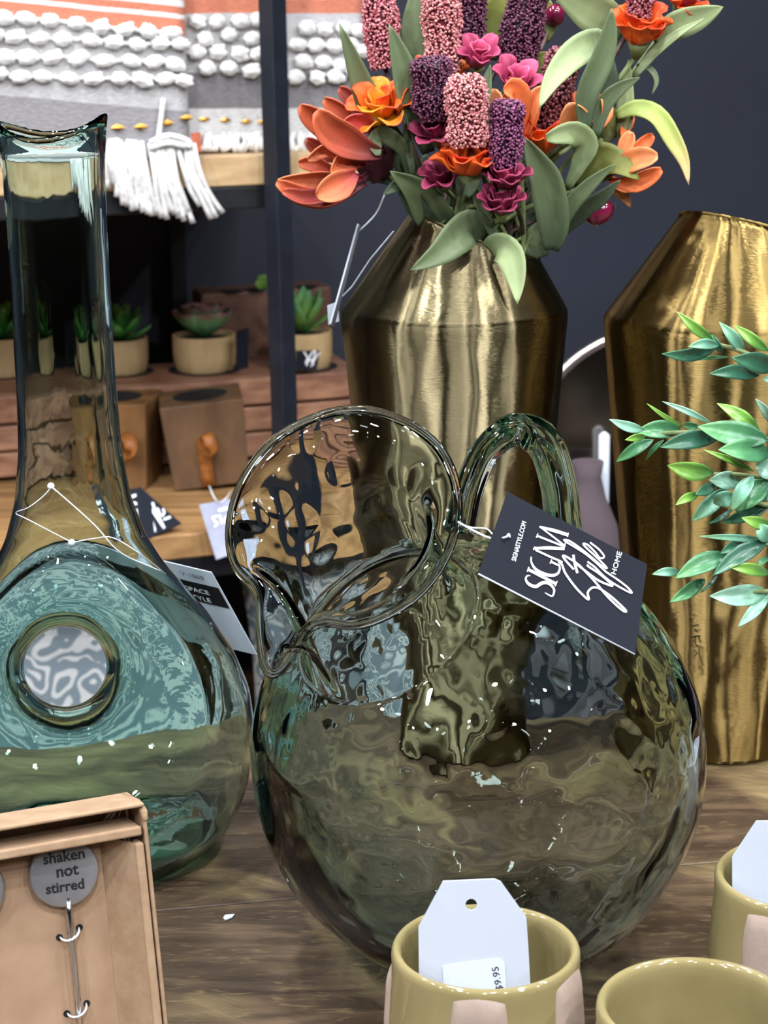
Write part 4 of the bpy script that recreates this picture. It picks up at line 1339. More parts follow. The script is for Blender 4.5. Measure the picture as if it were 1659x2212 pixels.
def leaf(parent, pts, W, Y0, Y1, pal='s', tw=0., tw2=None, cup=.10, fold=.0, prof=prof_leaf, wave=0.):
    n = len(pts)
    w = [P(x, y, Y0 + (Y1 - Y0) * i / max(1, n - 1)) for i, (x, y) in enumerate(pts)]
    return ribbon('leaf', w, W * mpp(w[n // 2]), 'foliage', parent, cols=PAL[pal], cup=cup, twist=tw, twist2=tw2, fold=fold, prof=prof, n=16, m_=6, thick=.0006, wave=wave, seed=int(pts[0][0]))

def leafy(label, specs, stem_at, Y=BY):
    t = thing('leaf_stem', P(*stem_at, Y), label, 'foliage', 'leaf stems in the bouquet')
    for sp in specs: leaf(t, *sp[:4], **(sp[4] if len(sp) > 4 else {}))
    stem_to_vase(P(*stem_at, Y), t)
    return t
leafy('tall pointed sage leaves at the upper left of the bouquet', [
    ([(905, 430), (872, 345), (815, 262), (790, 205), (762, 130), (733, 50)], 62, 1.325, 1.29, dict(pal='s', tw=.3, tw2=-.2, fold=.1)),
    ([(925, 330), (905, 262), (882, 190), (862, 120), (840, 52)], 66, 1.30, 1.285, dict(pal='s', tw=-.25, fold=.15)),
    ([(922, 240), (912, 130), (897, 60), (900, -45)], 78, 1.36, 1.36, dict(pal='s', fold=.1)),
    ([(890, 400), (878, 345), (862, 312), (828, 290), (808, 305), (817, 336)], 40, 1.31, 1.28, dict(pal='s', tw=.4, prof=prof_petal)),
], (905, 425))
leafy('broad folded sage leaf drooping over the left side of the vase', [
    ([(972, 520), (945, 470), (905, 410), (843, 370)], 84, 1.32, 1.285, dict(pal='s', tw=.35, fold=.25)),
    ([(950, 505), (905, 455), (870, 400), (826, 421)], 46, 1.31, 1.29, dict(pal='d', tw=.2)),
    ([(960, 515), (935, 480), (905, 440), (880, 400)], 52, 1.325, 1.31, dict(pal='d', tw=-.3)),
], (960, 500))
leafy('long sage leaf hanging forward over the vase rim', [
    ([(1052, 512), (1020, 488), (985, 512), (945, 548), (887, 584)], 80, 1.29, 1.245, dict(pal='s', tw=.25, fold=.1)),
    ([(1012, 490), (1008, 450), (1000, 405)], 62, 1.30, 1.29, dict(pal='s', tw=-.3)),
], (1045, 505))
leafy('drooping sage leaf hanging down the front of the vase', [
    ([(1050, 545), (1075, 533), (1102, 552), (1115, 600), (1118, 657)], 66, 1.29, 1.262, dict(pal='l', tw=-.1, fold=.1)),
    ([(1170, 556), (1160, 520), (1178, 470)], 62, 1.31, 1.31, dict(pal='s', tw=.3)),
], (1052, 540))
leafy('wide upright sage leaf on the right of the bouquet', [
    ([(1192, 540), (1197, 480), (1182, 395), (1158, 345), (1132, 296)], 74, 1.295, 1.28, dict(pal='s', tw=.1, fold=.35)),
    ([(1225, 408), (1252, 355), (1266, 312), (1238, 286), (1180, 298)], 56, 1.31, 1.285, dict(pal='l', tw=.2, prof=prof_petal, fold=.1)),
    ([(1195, 520), (1232, 445), (1278, 395), (1330, 354)], 36, 1.305, 1.29, dict(pal='s', tw=-.2)),
    ([(1205, 510), (1260, 455), (1300, 425), (1341, 388)], 40, 1.32, 1.31, dict(pal='d', tw=-.4)),
    ([(1240, 400), (1285, 352), (1330, 350), (1381, 388)], 76, 1.33, 1.31, dict(pal='o', tw=.2, wave=.25)),
], (1190, 530))
leafy('light green leaves arching at the upper right of the bouquet', [
    ([(1312, 110), (1288, 92), (1240, 118), (1195, 172), (1164, 235)], 66, 1.31, 1.285, dict(pal='l', tw=.3, tw2=-.5)),
    ([(1262, 285), (1268, 205), (1300, 130), (1316, 70), (1322, 18)], 52, 1.295, 1.285, dict(pal='s', tw=-.1, fold=.15)),
    ([(1350, 70), (1300, 35), (1250, 5), (1185, -30)], 92, 1.345, 1.345, dict(pal='l', tw=.3)),
    ([(1410, 85), (1460, 55), (1515, 35), (1562, 15)], 62, 1.34, 1.335, dict(pal='l', tw=-.2, wave=.1)),
    ([(1372, 165), (1415, 112), (1465, 72), (1523, 39)], 22, 1.33, 1.33, dict(pal='l', tw=.2)),
    ([(1285, 296), (1305, 225), (1340, 190), (1383, 167)], 38, 1.30, 1.30, dict(pal='s', tw=-.3)),
    ([(1345, 312), (1352, 220), (1358, 128)], 40, 1.335, 1.335, dict(pal='l', tw=.3)),
    ([(1318, 215), (1312, 165), (1322, 120)], 50, 1.33, 1.33, dict(pal='d', tw=-.3)),
    ([(1375, 140), (1405, 150), (1418, 175), (1408, 205)], 14, 1.335, 1.33, dict(pal='s', tw=.3)),
    ([(1290, 310), (1318, 270), (1340, 232)], 54, 1.345, 1.345, dict(pal='o', tw=.3, wave=.2)),
], (1300, 300))
leafy('curling lime leaf hanging out at the far right', [
    ([(1330, 250), (1375, 233), (1420, 250), (1455, 305), (1478, 350), (1488, 400)], 42, 1.33, 1.32, dict(pal='y', tw=.2, wave=.2)),
    ([(1318, 395), (1338, 408), (1362, 448)], 36, 1.335, 1.335, dict(pal='b', tw=.2)),
], (1290, 262))
leafy('olive leaves among the dark millet at the top', [
    ([(1060, 130), (1066, 70), (1085, 10), (1095, -50)], 86, 1.375, 1.375, dict(pal='o', tw=.1, wave=.1)),
    ([(1150, 175), (1160, 140), (1185, 112)], 50, 1.36, 1.36, dict(pal='o')),
    ([(1178, 90), (1190, 45), (1188, 0)], 34, 1.37, 1.37, dict(pal='o', tw=.4)),
    ([(1120, 90), (1100, 60), (1112, 40)], 30, 1.36, 1.36, dict(pal='l', tw=.4)),
], (1080, 200), 1.36)
leafy('slim grey-green leaves in the middle of the bouquet', [
    ([(1046, 300), (1046, 230), (1052, 180), (1059, 139)], 32, 1.30, 1.30, dict(pal='s', tw=.5)),
    ([(1008, 425), (1022, 395), (1036, 360), (1043, 327)], 30, 1.275, 1.27, dict(pal='s', tw=.3)),
    ([(1066, 515), (1050, 470), (1030, 425), (1022, 395)], 24, 1.285, 1.275, dict(pal='s', tw=-.3)),
    ([(893, 380), (885, 330), (880, 280), (892, 240)], 20, 1.30, 1.30, dict(pal='s', tw=.5)),
], (1040, 480))
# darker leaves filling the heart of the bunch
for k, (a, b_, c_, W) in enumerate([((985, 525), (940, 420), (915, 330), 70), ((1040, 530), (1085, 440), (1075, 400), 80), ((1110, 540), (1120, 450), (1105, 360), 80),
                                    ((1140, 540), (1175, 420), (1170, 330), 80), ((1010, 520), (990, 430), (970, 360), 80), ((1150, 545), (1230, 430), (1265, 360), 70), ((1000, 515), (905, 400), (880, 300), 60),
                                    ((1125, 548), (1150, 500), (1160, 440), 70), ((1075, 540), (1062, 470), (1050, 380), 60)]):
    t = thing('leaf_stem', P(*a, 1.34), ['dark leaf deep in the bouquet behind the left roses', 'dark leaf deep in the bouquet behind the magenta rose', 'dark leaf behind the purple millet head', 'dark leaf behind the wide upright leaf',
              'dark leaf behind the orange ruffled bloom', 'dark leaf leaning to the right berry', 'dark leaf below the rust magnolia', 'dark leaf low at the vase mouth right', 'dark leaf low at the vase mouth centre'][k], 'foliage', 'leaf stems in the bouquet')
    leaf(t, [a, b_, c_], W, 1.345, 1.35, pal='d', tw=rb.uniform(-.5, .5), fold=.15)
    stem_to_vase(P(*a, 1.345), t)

# ---- millet heads
def millet(label, x0, y0, x1, y1, hw, Y, c1, c2, core, bulge=None):
    a, b_ = P(x1, y1, Y), P(x0, y0, Y)           # a bottom, b top
    t = thing('millet_head', a, label, 'flower', 'millet heads in the bouquet')
    ax = (b_ - a); L = ax.length; ax.normalize()
    u = ax.orthogonal().normalized(); w = ax.cross(u); s = mpp(a); R = hw * s
    def rad(q): return R * (min(1, .72 + 1.6 * q) if q < .2 else 1.0) * (max(0, 1 - max(0, (q - .78) / .25) ** 2.4)) ** .5 * (1 + .07 * math.sin(q * 11 + x0))
    core_pts = [a + ax * (L * q) for q in [i / 10 for i in range(11)]]
    mbc = MB(); mbc.tube(core_pts, [max(.0008, rad(i / 10) * .86) for i in range(11)], 14); mbc.c = [(*core, 1)] * len(mbc.v)
    mbc.build('spike_core', 'millet', t)
    mb = MB(); mb.c = []
    br = 3.3 * s; r = random.Random(int(x0 * 7 + y0))
    n = int(2 * math.pi * hw * (L / s) / 27)
    vs, fs = BALL1
    for i in range(n):
        q = (i + .5) / n; th = i * 2.399963 + r.uniform(-.25, .25)
        q = min(1, max(0, q + r.uniform(-.012, .012)))
        rr = rad(q) * r.uniform(.93, 1.07) + r.choice((0, 0, 0, .0012))
        p = a + ax * (L * q) + (u * math.cos(th) + w * math.sin(th)) * rr
        k = r.uniform(.75, 1.2) * br
        f = r.random()
        col = tuple(c1[j] * (1 - f) + c2[j] * f for j in range(3))
        mb.add([p + v * k for v in vs], fs)
        mb.c += [(*col, 1)] * len(vs)
    o = mb.build('seeds', 'millet', t); o['kind'] = 'stuff'
    stem_to_vase(a, t, mt='stem_brown')
    return t
PINK = (cc('#d98f92'), cc('#a84f5a'), cc('#5a1c2c')); CORAL = (cc('#e0a09a'), cc('#b8646a'), cc('#6a2430'))
DARK = (cc('#441730'), cc('#713a56'), cc('#1c0614')); PURP = (cc('#5a2044'), cc('#96527a'), cc('#22081a')); DUST = (cc('#6e3440'), cc('#a8686e'), cc('#2c0f18'))
millet('tall pink millet head at the left above the orange bloom', 813, -45, 832, 148, 34, 1.34, *PINK)
millet('coral millet head at the top centre left', 950, -45, 958, 158, 37, 1.315, *CORAL)
millet('dark burgundy millet head right of the coral one', 1022, -45, 1008, 130, 31, 1.345, *DARK)
millet('short dark plum millet head on the left of the pink one', 928, 122, 942, 262, 41, 1.285, *DARK)
millet('rounded pale pink millet head in the centre', 1006, 160, 1012, 318, 41, 1.265, *CORAL)
millet('purple millet head above the magenta roses', 1097, 215, 1088, 362, 34, 1.268, *PURP)
millet('dark knobbly millet head at the top right', 1146, -45, 1112, 165, 40, 1.34, *DARK)
millet('dusty millet head leaning right behind a light leaf', 1222, 105, 1172, 290, 35, 1.325, *DUST)
millet('millet head inside the orange bloom at the top right corner', 1390, -30, 1376, 40, 26, 1.33, *DUST)

# ---- blooms
def petal_at(t, base, d, L, W, up, cols, curl=.25, name='petal', cup=.2, n=8, wave=0., prof=prof_petal):
    side = d.cross(up).normalized(); up2 = side.cross(d).normalized()
    pts = [base, base + d * (L * .35) - up2 * (L * .06), base + d * (L * .72) - up2 * (L * .02), base + d * L * .98 + up2 * (L * curl * .6)]
    return ribbon(name, pts, W, 'petal', t, cols=cols, cup=cup, up=up2, prof=prof, n=n, m_=6, thick=.0007, wave=wave, seed=rb.randint(0, 999))
def bloom(label, cx, cy, Y, Rpx, axis, layers, cols, cat='flower', name='artificial_bloom', calyx=True, wave=.3):
    c = P(cx, cy, Y); R = Rpx * 1.2 * mpp(c)
    axis = axis.normalized()
    t = thing(name, c, label, cat)
    u = axis.orthogonal().normalized(); w = axis.cross(u)
    base = c - axis * R * .55
    for li, (n, tilt, Lf, Wf) in enumerate(layers):
        for i in range(n):
            a = 2 * math.pi * (i + .5 * (li % 2)) / n + rb.uniform(-.15, .15)
            rad = u * math.cos(a) + w * math.sin(a)
            tl = math.radians(tilt + rb.uniform(-7, 7))
            d = axis * math.cos(tl) + rad * math.sin(tl)
            upv = axis * math.sin(tl) - rad * math.cos(tl)
            cs = cols[rb.randrange(len(cols))]
            petal_at(t, base + rad * R * .06, d, R * Lf * rb.uniform(.9, 1.1), R * Wf, upv, cs, curl=-.18, wave=wave)
    if calyx:
        MB().tube([base - axis * R * .35, base - axis * R * .1, base + axis * R * .1], [R * .10, R * .22, R * .30], 10).build('calyx', 'stem_green', t)
    stem_to_vase(base - axis * R * .3, t)
    return t
OY = [[cc('#eeb01c'), cc('#eaa01e'), cc('#d9601c')], [cc('#f4c428'), cc('#f0a41e'), cc('#e0701e')], [cc('#c8501a'), cc('#e06a1c'), cc('#d8481c')]]
ORr = [[cc('#d8401a'), cc('#e8601c'), cc('#e2541c')], [cc('#e8801e'), cc('#e85a1e'), cc('#c83a18')]]
MAG = [[cc('#5a1430'), cc('#862446'), cc('#a03a5c')], [cc('#420e24'), cc('#6e1c3a'), cc('#8a304e')]]
PKM = [[cc('#8a2044'), cc('#b43a62'), cc('#c85478')], [cc('#741c3c'), cc('#9c2e54'), cc('#b44468')]]
LIL = [[cc('#d85a2c'), cc('#ee8a54'), cc('#f09a66')], [cc('#e8601e'), cc('#ee7a44'), cc('#e8703c')]]
UPT = V((0, -.45, .9))
DBL = [(6, 62, 1.15, .75), (5, 38, 1.15, .72), (4, 15, 1.05, .6)]
bloom('orange and yellow bloom beneath the tall pink millet', 822, 222, 1.295, 62, V((-.15, -.55, .8)), DBL, OY)
bloom('ruffled orange bloom around the pale pink millet head', 1010, 342, 1.275, 62, V((0, -.25, .95)), [(7, 48, 1.2, .7), (6, 30, 1.15, .7)], ORr + OY[2:], wave=.35)
bloom('shredded orange bloom right of the purple millet', 1166, 300, 1.315, 62, V((.05, -.35, .9)), [(7, 32, 1.3, .4), (6, 15, 1.3, .35)], ORr, wave=.35)
bloom('orange bloom cupping a millet head at the top right', 1384, 58, 1.325, 66, V((.1, -.3, .9)), [(7, 45, 1.15, .75), (7, 28, 1.2, .7)], ORr, wave=.35)
bloom('orange bloom cut by the top edge at the right', 1478, -12, 1.35, 46, V((.3, -.4, .8)), DBL, ORr + MAG[:1])
bloom('small orange bloom peeking between the dark millets', 985, 150, 1.325, 30, UPT, [(5, 40, 1.2, .8), (3, 15, 1., .6)], OY, wave=.2)
bloom('small peach bloom behind the plum millet', 900, 142, 1.335, 24, V((-.4, -.4, .8)), [(4, 35, 1.2, .8)], LIL)
bloom('pink bloom below the dark burgundy millet', 1034, 120, 1.315, 50, V((.1, -.6, .8)), [(5, 34, 1.3, .7), (4, 14, 1.1, .6)], PKM)
bloom('magenta bloom under the plum millet', 938, 276, 1.285, 46, V((-.15, -.5, .8)), [(6, 55, 1.15, .7), (4, 25, 1., .6)], MAG)
bloom('upper magenta rose below the purple millet', 1092, 378, 1.266, 52, V((0, -.45, .9)), [(6, 44, 1.1, .8), (5, 24, 1.1, .7), (3, 8, 1., .5)], MAG)
bloom('lower magenta rose just above the vase mouth', 1083, 432, 1.268, 52, V((-.05, -.5, .85)), [(6, 44, 1.1, .8), (5, 24, 1.1, .7), (3, 8, 1., .5)], MAG)
bloom('bright pink bloom beneath the knobbly millet', 1115, 175, 1.320, 52, V((.1, -.55, .8)), [(5, 36, 1.3, .7), (4, 14, 1.1, .6)], PKM)
bloom('magenta bloom tucked left of the ruffled orange bloom', 953, 372, 1.29, 48, V((-.2, -.5, .8)), [(6, 50, 1.1, .7), (4, 22, 1., .6)], MAG)

# ---- rust magnolia, petal by petal
mg = thing('magnolia_bloom', P(800, 340, 1.30), 'large rust orange magnolia bloom sticking out at the left', 'flower')
RUST = [cc('#3a0a1c'), cc('#a8442c'), cc('#c4603a')]; RUSTD = [cc('#2c0816'), cc('#7a2422'), cc('#9c402a')]; RSTL = [cc('#8c2434'), cc('#cc6844'), cc('#d87c50')]
for pts, W, Y0, Y1, cl, tw in [
    ([(812, 335), (735, 290), (690, 258), (648, 228)], 62, 1.31, 1.29, RUST, .35),
    ([(825, 335), (770, 318), (715, 285), (683, 240)], 78, 1.285, 1.265, RUST, -.1),
    ([(805, 300), (765, 262), (735, 235), (700, 213)], 48, 1.32, 1.32, RUST, .5),
    ([(812, 290), (778, 240), (755, 208), (733, 190)], 36, 1.33, 1.335, RUSTD, .3),
    ([(815, 280), (790, 235), (770, 205), (765, 190)], 44, 1.335, 1.345, RUSTD, .5),
    ([(825, 300), (795, 268), (765, 262), (738, 268)], 44, 1.295, 1.275, [cc('#6a1a2c'), cc('#b03a40'), cc('#c05040')], .3),
    ([(800, 350), (745, 335), (705, 322), (664, 345)], 36, 1.30, 1.275, RSTL, .4),
    ([(795, 350), (735, 338), (690, 320), (662, 300)], 38, 1.32, 1.315, RUSTD, .2),
    ([(790, 350), (760, 345), (730, 362), (715, 372)], 58, 1.29, 1.268, RSTL, .2),
    ([(790, 395), (720, 428), (655, 425), (597, 394)], 46, 1.295, 1.275, RUST, -.1),
    ([(785, 385), (715, 385), (665, 388), (600, 392)], 52, 1.305, 1.295, RSTL, .45),
    ([(780, 382), (715, 368), (680, 352), (645, 352)], 38, 1.315, 1.315, RUST, .3),
    ([(768, 375), (745, 392), (715, 408), (684, 424)], 66, 1.275, 1.258, RSTL, .1),
    ([(775, 395), (720, 420), (660, 430), (610, 415)], 40, 1.285, 1.27, RUSTD, -.4),
    ([(800, 370), (770, 400), (752, 425)], 24, 1.31, 1.31, MAG[1], 0),
]:
    w = [P(x, y, Y0 + (Y1 - Y0) * i / (len(pts) - 1)) for i, (x, y) in enumerate(pts)]
    ribbon('petal', w, W * .92 * mpp(w[1]), 'petal', mg, cols=cl, cup=.34, twist=tw, prof=prof_petal, n=14, m_=8, thick=.0009)
vs, fs = BALL3
mb = MB(); cpt = P(808, 338, 1.318); mb.add([cpt + V((v.x * .013, v.y * .012, v.z * .017)) * (1 + .25 * noise.noise(v * 3)) for v in vs], fs); mb.c = [(*cc('#3a0c1a'), 1)] * len(mb.v)
mb.build('flower_heart', 'petal', mg)
leaf(mg, [(880, 400), (850, 385), (800, 378), (775, 385)], 34, 1.325, 1.32, pal='d', wave=.3)
stem_to_vase(P(818, 345, 1.318), mg, .0022, mid=P(890, 420, 1.325))

def lily(label, at, petals, Y):
    t = thing('artificial_bloom', P(*at, Y), label, 'flower')
    for i, (pts, W, dy, tw) in enumerate(petals):
        w = [P(x, y, Y + dy * k / (len(pts) - 1)) for k, (x, y) in enumerate(pts)]
        ribbon('petal', w, W * mpp(w[1]), 'petal', t, cols=LIL[i % 2], cup=.26, twist=tw, prof=prof_petal, n=12, m_=6, thick=.0008)
    stem_to_vase(P(*at, Y), t)
lily('peach orange lily behind the centre millet heads', (1120, 300), [([(1095, 300), (1072, 245), (1066, 192)], 60, -.01, .3), ([(1112, 300), (1122, 240), (1112, 198), (1088, 196)], 58, -.02, -.1), ([(1138, 295), (1150, 235), (1178, 188)], 42, -.01, .4),
      ([(1140, 300), (1142, 250), (1146, 200)], 52, .01, .2), ([(1105, 300), (1096, 250), (1098, 205)], 50, .015, -.3)], 1.312)
lily('peach orange lily right of the dusty millet', (1258, 300), [([(1258, 302), (1246, 262), (1232, 222)], 70, -.025, .15), ([(1250, 296), (1232, 245), (1214, 195)], 46, .01, .3), ([(1268, 292), (1284, 248), (1286, 192)], 72, .015, -.2),
      ([(1268, 290), (1262, 240), (1252, 196)], 56, .02, .2), ([(1268, 296), (1292, 250), (1300, 215)], 34, -.02, .8)], 1.318)
lily('orange lily opening to the right edge of the bouquet', (1322, 380), [([(1328, 352), (1352, 315), (1363, 284)], 34, 0, .2), ([(1338, 352), (1380, 318), (1411, 292)], 30, .01, -.2), ([(1322, 372), (1368, 348), (1421, 338)], 50, -.02, .2),
      ([(1318, 392), (1372, 394), (1429, 366)], 40, -.01, -.2), ([(1315, 385), (1345, 402), (1392, 396)], 34, .01, .3), ([(1345, 300), (1352, 280), (1366, 252)], 24, .02, .3)], 1.325)

# ---- glossy berries
mat('berry_skin', '#5a0f2c', '#7d1c40', rough=.12, scale=(40, 40, 40), spec=.7)
def berry(label, x, y, Y, r, tip):
    c = P(x, y, Y); R = r * mpp(c)
    t = thing('berry', c, label, 'berry', 'glossy berries in the bouquet')
    vs, fs = BALL3
    tip = tip.normalized()
    MB().add([c + v * R + tip * max(0, v.dot(tip)) * R * .25 for v in vs], fs).build('fruit', 'berry_skin', t)
    u = tip.orthogonal().normalized(); w = tip.cross(u)
    for k in range(5):
        a = 2 * math.pi * k / 5; d = tip + (u * math.cos(a) + w * math.sin(a)) * .6
        MB().tube([c + tip * R * 1.15, c + tip * R * 1.15 + d * R * .35], [R * .07, R * .03], 5).build('crown_tip', 'stem_brown', t)
    stem_to_vase(c - tip * R * .9, t, .0013, 'stem_brown')
berry('glossy burgundy berry at the lower right of the bouquet', 1288, 457, 1.325, 31, V((.8, -.3, .25)))
berry('glossy burgundy berry between the dark millets', 1080, 103, 1.355, 24, V((-.2, -.6, .6)))
berry('glossy pink berry behind the knobbly millet', 1197, 36, 1.37, 22, V((.2, -.3, .9)))

# ------------------------------------------------------------------ green bay plant at the right
bz_ = lambda x, y: (1300 + x / 3.159, 660 + y / 3.159)
bc = V((.315, 1.085, 0))
bay = thing('leafy_bay_plant', bc, 'artificial green bay plant reaching in from the right edge', 'plant')
o = MB().lathe([(.030, .0006), (.034, .004), (.044, .075), (.046, .085), (.041, .085), (.038, .078), (.001, .076)], 40).build('pot', 'white_edge', None, sharp=50); local(o, bay)
BG = {'y': [cc('#3f7a3c'), cc('#78ac48'), cc('#96c45c')], 'm': [cc('#5c9478'), cc('#9ccdb4'), cc('#a8d8b8')], 'g': [cc('#2f5f44'), cc('#4f8a5c'), cc('#6aa868')], 'd': [cc('#1f4636'), cc('#32604a'), cc('#457c58')], 'l': [cc('#4a8468'), cc('#78b094'), cc('#86b884')]}
BLV = [((770, 250), (510, 42), 72, 'y'), ((780, 290), (410, 330), 92, 'd'), ((800, 272), (590, 282), 72, 'l'), ((975, 328), (800, 112), 82, 'l'), ((1134, 312), (905, 135), 78, 'y'), ((1190, 430), (888, 358), 140, 'd'),
       ((1075, 475), (733, 466), 100, 'd'), ((870, 352), (610, 376), 24, 'g'), ((820, 325), (750, 195), 50, 'd'),
       ((290, 850), (52, 778), 72, 'm'), ((535, 845), (228, 862), 125, 'g'), ((555, 832), (305, 668), 32, 'y'), ((745, 802), (412, 655), 42, 'm'), ((355, 915), (95, 1068), 85, 'g'), ((425, 915), (300, 1057), 34, 'g'),
       ((795, 905), (395, 968), 125, 'd'), ((300, 895), (160, 918), 52, 'y'), ((1140, 920), (652, 825), 175, 'g'), ((1085, 885), (785, 666), 95, 'y'), ((1170, 810), (1050, 638), 62, 'm'), ((660, 830), (555, 815), 60, 'g'),
       ((1150, 1010), (795, 985), 160, 'g'), ((1040, 1132), (690, 983), 46, 'y'), ((765, 1140), (448, 1092), 125, 'y'), ((940, 1190), (732, 1192), 125, 'm'), ((1190, 1110), (1045, 1095), 160, 'm'), ((855, 1250), (610, 1472), 112, 'l'),
       ((665, 1288), (503, 1362), 62, 'y'), ((770, 1225), (640, 1290), 80, 'd'), ((1035, 1160), (888, 1402), 105, 'l'), ((1140, 1195), (915, 1405), 155, 'g'), ((895, 1382), (722, 1492), 34, 'd'), ((1150, 1355), (818, 1482), 95, 'd'),
       ((1150, 1505), (953, 1448), 85, 'y'), ((1150, 1600), (1065, 1488), 115, 'l'), ((1140, 1602), (663, 1574), 48, 'l'), ((1130, 1608), (755, 1845), 122, 'd'), ((865, 1698), (498, 1862), 135, 'g'), ((535, 1820), (343, 1834), 62, 'l'),
       ((705, 1868), (463, 2024), 95, 'g'), ((795, 1838), (668, 1962), 28, 'd'), ((965, 1618), (808, 1692), 75, 'd'), ((1145, 1832), (868, 1784), 85, 'y'), ((1130, 1948), (735, 1982), 145, 'm'), ((1145, 1958), (928, 2195), 85, 'm'),
       ((1145, 1718), (1050, 1790), 42, 'g'), ((905, 1300), (765, 1352), 115, 'l'), ((1180, 520), (1100, 500), 50, 'm'), ((1180, 1270), (1070, 1330), 80, 'l')]
SB = [[(1600, 620), (1300, 470), (1000, 330), (770, 262), (690, 270)], [(1650, 1150), (1350, 990), (1000, 880), (700, 860), (300, 880)], [(1620, 1400), (1300, 1230), (1000, 1160), (760, 1150)], [(1650, 1900), (1350, 1720), (1100, 1630), (850, 1740), (560, 1850)], [(1620, 2100), (1350, 1960), (1120, 1950), (950, 1960)], [(1620, 1500), (1300, 1390), (1100, 1360), (850, 1280)]]
rl = random.Random(3)
def bayY(x): return 1.105 - .018 * (x < 500)
for i, (a, b_, W, k) in enumerate(BLV):
    pa, pb = bz_(*a), bz_(*b_)
    Y0 = bayY(a[0]) + rl.uniform(-.012, .012); Y1 = Y0 + rl.uniform(-.025, .012)
    mx, my = (pa[0] + pb[0]) / 2, (pa[1] + pb[1]) / 2
    nx, ny = -(pb[1] - pa[1]), (pb[0] - pa[0]); bend = rl.uniform(-.07, .07)
    pts = [P(*pa, Y0), P(mx + nx * bend, my + ny * bend, (Y0 + Y1) / 2 - .004), P(*pb, Y1)]
    tw = rl.uniform(-.35, .35)
    ribbon('leaf', pts, W / 3.159 * mpp(pts[1]) / max(.8, math.cos(tw)), 'bay_leaf', bay, prof=prof_lance, cols=BG[k], cup=.08, fold=.22 if W > 40 else .05, twist=tw, n=12, m_=6, thick=.0005, seed=i)
rx = random.Random(21)
for br in SB:        # the part of each branch beyond the frame carries leaves too
    for k in range(7):
        f = rx.uniform(0, 1); (x0, y0), (x1, y1) = br[0], br[1]
        a = (x0 + (x1 - x0) * f, y0 + (y1 - y0) * f)
        if a[0] < 1330: continue
        b_ = (a[0] - rx.uniform(60, 260), a[1] + rx.choice((-1, 1)) * rx.uniform(90, 230))
        if b_[0] < 1180: continue
        pa, pb = P(*bz_(*a), 1.108), P(*bz_(*b_), 1.108 + rx.uniform(-.03, .03))
        ribbon('leaf', [pa, pa.lerp(pb, .5) + V((0, -.004, .002)), pb], rx.uniform(70, 130) / 3.159 * mpp(pa), 'bay_leaf', bay, prof=prof_lance, cols=BG[rx.choice('ygdlm')], cup=.08, fold=.2, twist=rx.uniform(-.4, .4), n=12, m_=6, thick=.0005)
for br in SB:
    w = [P(*bz_(x, y), 1.108) for x, y in br]
    pts = [bc + V((rl.uniform(-.015, .015), rl.uniform(-.015, .015), .077)), bc + V((-.005, 0, .16 + .14 * (w[0].z / .4)))] + w
    MB().tube(spline(pts, 30), [.0022] * 12 + [.0014] * 19, 6).build('branch', 'stem_green', bay)

# ------------------------------------------------------------------ swing tags and their plastic strings
# black tag on the pitcher
q4 = [P(1097, 1063, .915), P(1398, 1219, .915), P(1372, 1412, .876), P(1034, 1238, .876)]
sh = Sheet(q4, .0007)
q4 = [sh.at(x, y, 0) for x, y in ((1097, 1063), (1398, 1219), (1372, 1412), (1034, 1238))]
st = thing('swing_tag', q4[3], 'large black swing tag with white script hanging on the pitcher', 'tag')
sh.c = q4
bcard = sh.slab('card', 'black_card', st)
e_ = [sh.at(1034, 1238.5, -.0001), sh.at(1372, 1412.5, -.0001)]
MB().tube([e_[0] - sh.n * .0003, e_[1] - sh.n * .0003], .00042, 6).build('white_edge', 'white_edge', st)
zt = lambda x, y: (1120 + x / 6.381, 1120 + y / 6.381)
mb = MB()
sh.strokes(mb, [([(285, 122), (480, 172), (672, 232)], [26, 44, 42]), ([(300, 128), (470, 258), (638, 388)], 20), ([(640, 345), (615, 430)], 12), ([(682, 205), (668, 258)], 14),
    ([(250, 245), (440, 320), (628, 395)], 24), ([(262, 215), (240, 270)], 13), ([(205, 418), (420, 412), (628, 424)], [30, 44, 34]), ([(230, 440), (400, 520), (560, 590)], 24), ([(218, 395), (200, 440)], 13),
    ([(168, 535), (172, 610), (225, 700), (330, 765), (450, 792), (530, 768), (562, 705), (556, 650)], [14, 20, 34, 42, 38, 30, 24, 22]), ([(440, 600), (500, 630), (560, 655)], 24), ([(452, 572), (430, 628)], 13),
    ([(128, 708), (320, 808), (512, 908)], 36), ([(138, 675), (116, 740)], 14), ([(526, 870), (500, 938)], 14),
    ([(155, 792), (112, 798), (95, 850), (140, 912), (230, 945), (300, 905), (370, 888), (440, 922), (485, 990), (468, 1068), (430, 1070), (360, 1030)], [10, 16, 24, 36, 42, 44, 40, 34, 26, 20, 18, 8])], zt)
